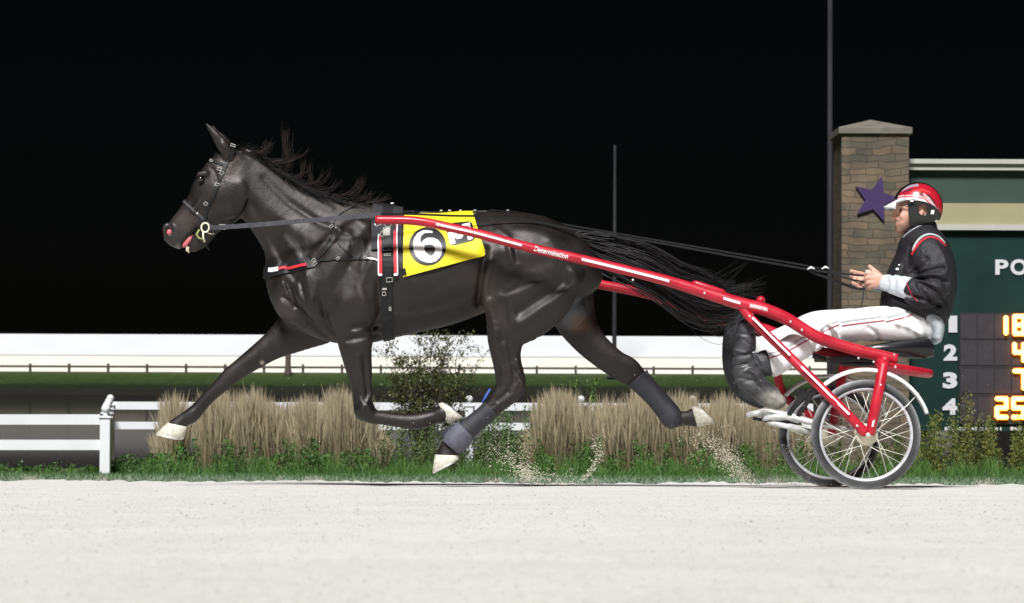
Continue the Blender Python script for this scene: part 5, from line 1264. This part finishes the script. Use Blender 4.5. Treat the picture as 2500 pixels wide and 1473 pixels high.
rein([(512, 560, .10), (640, 550, .25), (860, 532, .33), (960, 524, .30), (1100, 521, .24), (1300, 534, .15), (1400, 552, .12), (1600, 586, .09), (1800, 620, .05), (2010, 657, .03), (2060, 678, .02), (2118, 690, .0)], 4, M['leather'])
rein([(1975, 661, -.07), (2030, 682, -.06), (2085, 703, -.03), (2112, 706, -.04)], 7, M['leather'], 'rein_end')
rein([(2108, 704, -.05), (2107, 725, -.06), (2104, 745, -.07), (2100, 760, -.08)], 3, M['leather'], 'rein_end')
for (x, y, Y) in ((1980, 656, -.09), (2015, 655, .02)):
    b = MB(); b.tube([P(x-9, y+2, Y), P(x, y-3, Y), P(x+9, y+1, Y)], [.004, .007, .004], 8); b.build('rein_grip', M['whitestrip'], re_)
p = P(2119, 664, -.10); b = MB(); b.box((p.x-.016, p.y-.012, p.z-.012), (p.x+.016, p.y+.008, p.z+.012), .003, None); b.build('rein_buckle', M['steel'], re_, False)
b = MB(); b.tube([P(536, 549, -.15), P(550, 549, -.16), P(550, 560, -.165), P(536, 560, -.155)], .003, 6, closed=True); b.build('rein_buckle', M['steel'], re_, False)

# ================================================================== LOOSE GRIT
gg = np.random.default_rng(77); n = 15000; py = 1184+290*gg.uniform(0, 1, n)**1.1; px = gg.uniform(-40, 2540, n); Vg = []; Fg = []; Kg = []
OCT = np.array([(1, 0, 0), (-1, 0, 0), (0, 1, 0), (0, -1, 0), (0, 0, 1), (0, 0, -1)], float); OF = np.array([(0, 2, 4), (2, 1, 4), (1, 3, 4), (3, 0, 4), (2, 0, 5), (1, 2, 5), (3, 1, 5), (0, 3, 5)])
dd = (CAM.z-track_z(CAM.y))/((py-HORIZON)/F-SLOPE)*1.0
xx = (px-PW/2)*dd/F; yy = CAM.y+dd; zz = track_z(yy); rr_ = gg.uniform(.0007, .0019, n)*np.clip(dd/6, .75, 1.5)*np.where(gg.uniform(0, 1, n) < .03, 1.8, 1)
for k in range(6): Vg.append(np.stack([xx+OCT[k, 0]*rr_*gg.uniform(.7, 1.8, n), yy+OCT[k, 1]*rr_*gg.uniform(.7, 1.6, n), zz+rr_*.2+OCT[k, 2]*rr_*gg.uniform(.5, 1, n)], 1))
Vg = np.stack(Vg, 1).reshape(-1, 3); Fg = (np.arange(n)*6)[:, None, None]+OF[None]; kc = gg.uniform(.28, .62, n)[:, None]*np.array([1, .97, .92])
tag(mk('loose_grit', Vg, Fg.reshape(-1, 3), mat('limestone_grit', (.5, .48, .44), .95, vcol=True), smooth=False, cols=np.repeat(kc, 6, 0)), 'loose limestone grit scattered over the pale track', 'grit', kind='stuff')

# ================================================================== KICKED-UP SAND
gr_ = np.random.default_rng(33); pts = []
def spray(x0, y0, x1, y1, n, s0, s1, Yc, curve=0):
    t = gr_.uniform(0, 1, n)**1.2; sg = s0+(s1-s0)*t
    x = x1+(x0-x1)*t+curve*np.sin(t*math.pi)+gr_.normal(0, 1, n)*sg; y = y1+(y0-y1)*t+gr_.normal(0, 1, n)*sg*.6
    for a, b_, k in zip(x, y, gr_.normal(0, .12, n)): pts.append((a, min(b_, 1183), Yc+k, gr_.uniform(.0011, .0036)*(1.5 if gr_.uniform() < .08 else 1)))
spray(1215, 1062, 1300, 1168, 480, 8, 34, -.1); spray(1180, 1090, 1310, 1174, 420, 12, 30, -.1); spray(1450, 1065, 1420, 1174, 360, 4, 10, -.05, 24)
spray(1705, 1050, 1820, 1176, 900, 12, 30, .15); spray(1760, 1090, 1840, 1179, 700, 8, 16, .15); spray(1270, 1150, 1400, 1180, 350, 30, 12, .0); spray(1850, 1160, 1960, 1182, 300, 30, 10, .2); spray(1930, 1010, 1900, 1160, 90, 12, 40, .3)
for k in range(150): pts.append((gr_.uniform(560, 2480), gr_.uniform(900, 1165), gr_.uniform(-.4, .6), gr_.uniform(.0014, .003)))
b = MB()
for (x, y, Y, r) in pts:
    c = P(x, y, Y); b.add([c+Vector((r*gr_.uniform(.6, 1.4)*dx, r*dy, r*gr_.uniform(.6, 1.3)*dz)) for dx, dy, dz in ((1, 0, 0), (-1, 0, 0), (0, 1, 0), (0, -1, 0), (0, 0, 1), (0, 0, -1))],
                          [(0, 2, 4), (2, 1, 4), (1, 3, 4), (3, 0, 4), (2, 0, 5), (1, 2, 5), (3, 1, 5), (0, 3, 5)])
tag(b.build('flying_sand', M['sandbit'], None, False), 'sprays of pale sand grains kicked up behind the hooves', 'sand', kind='stuff')
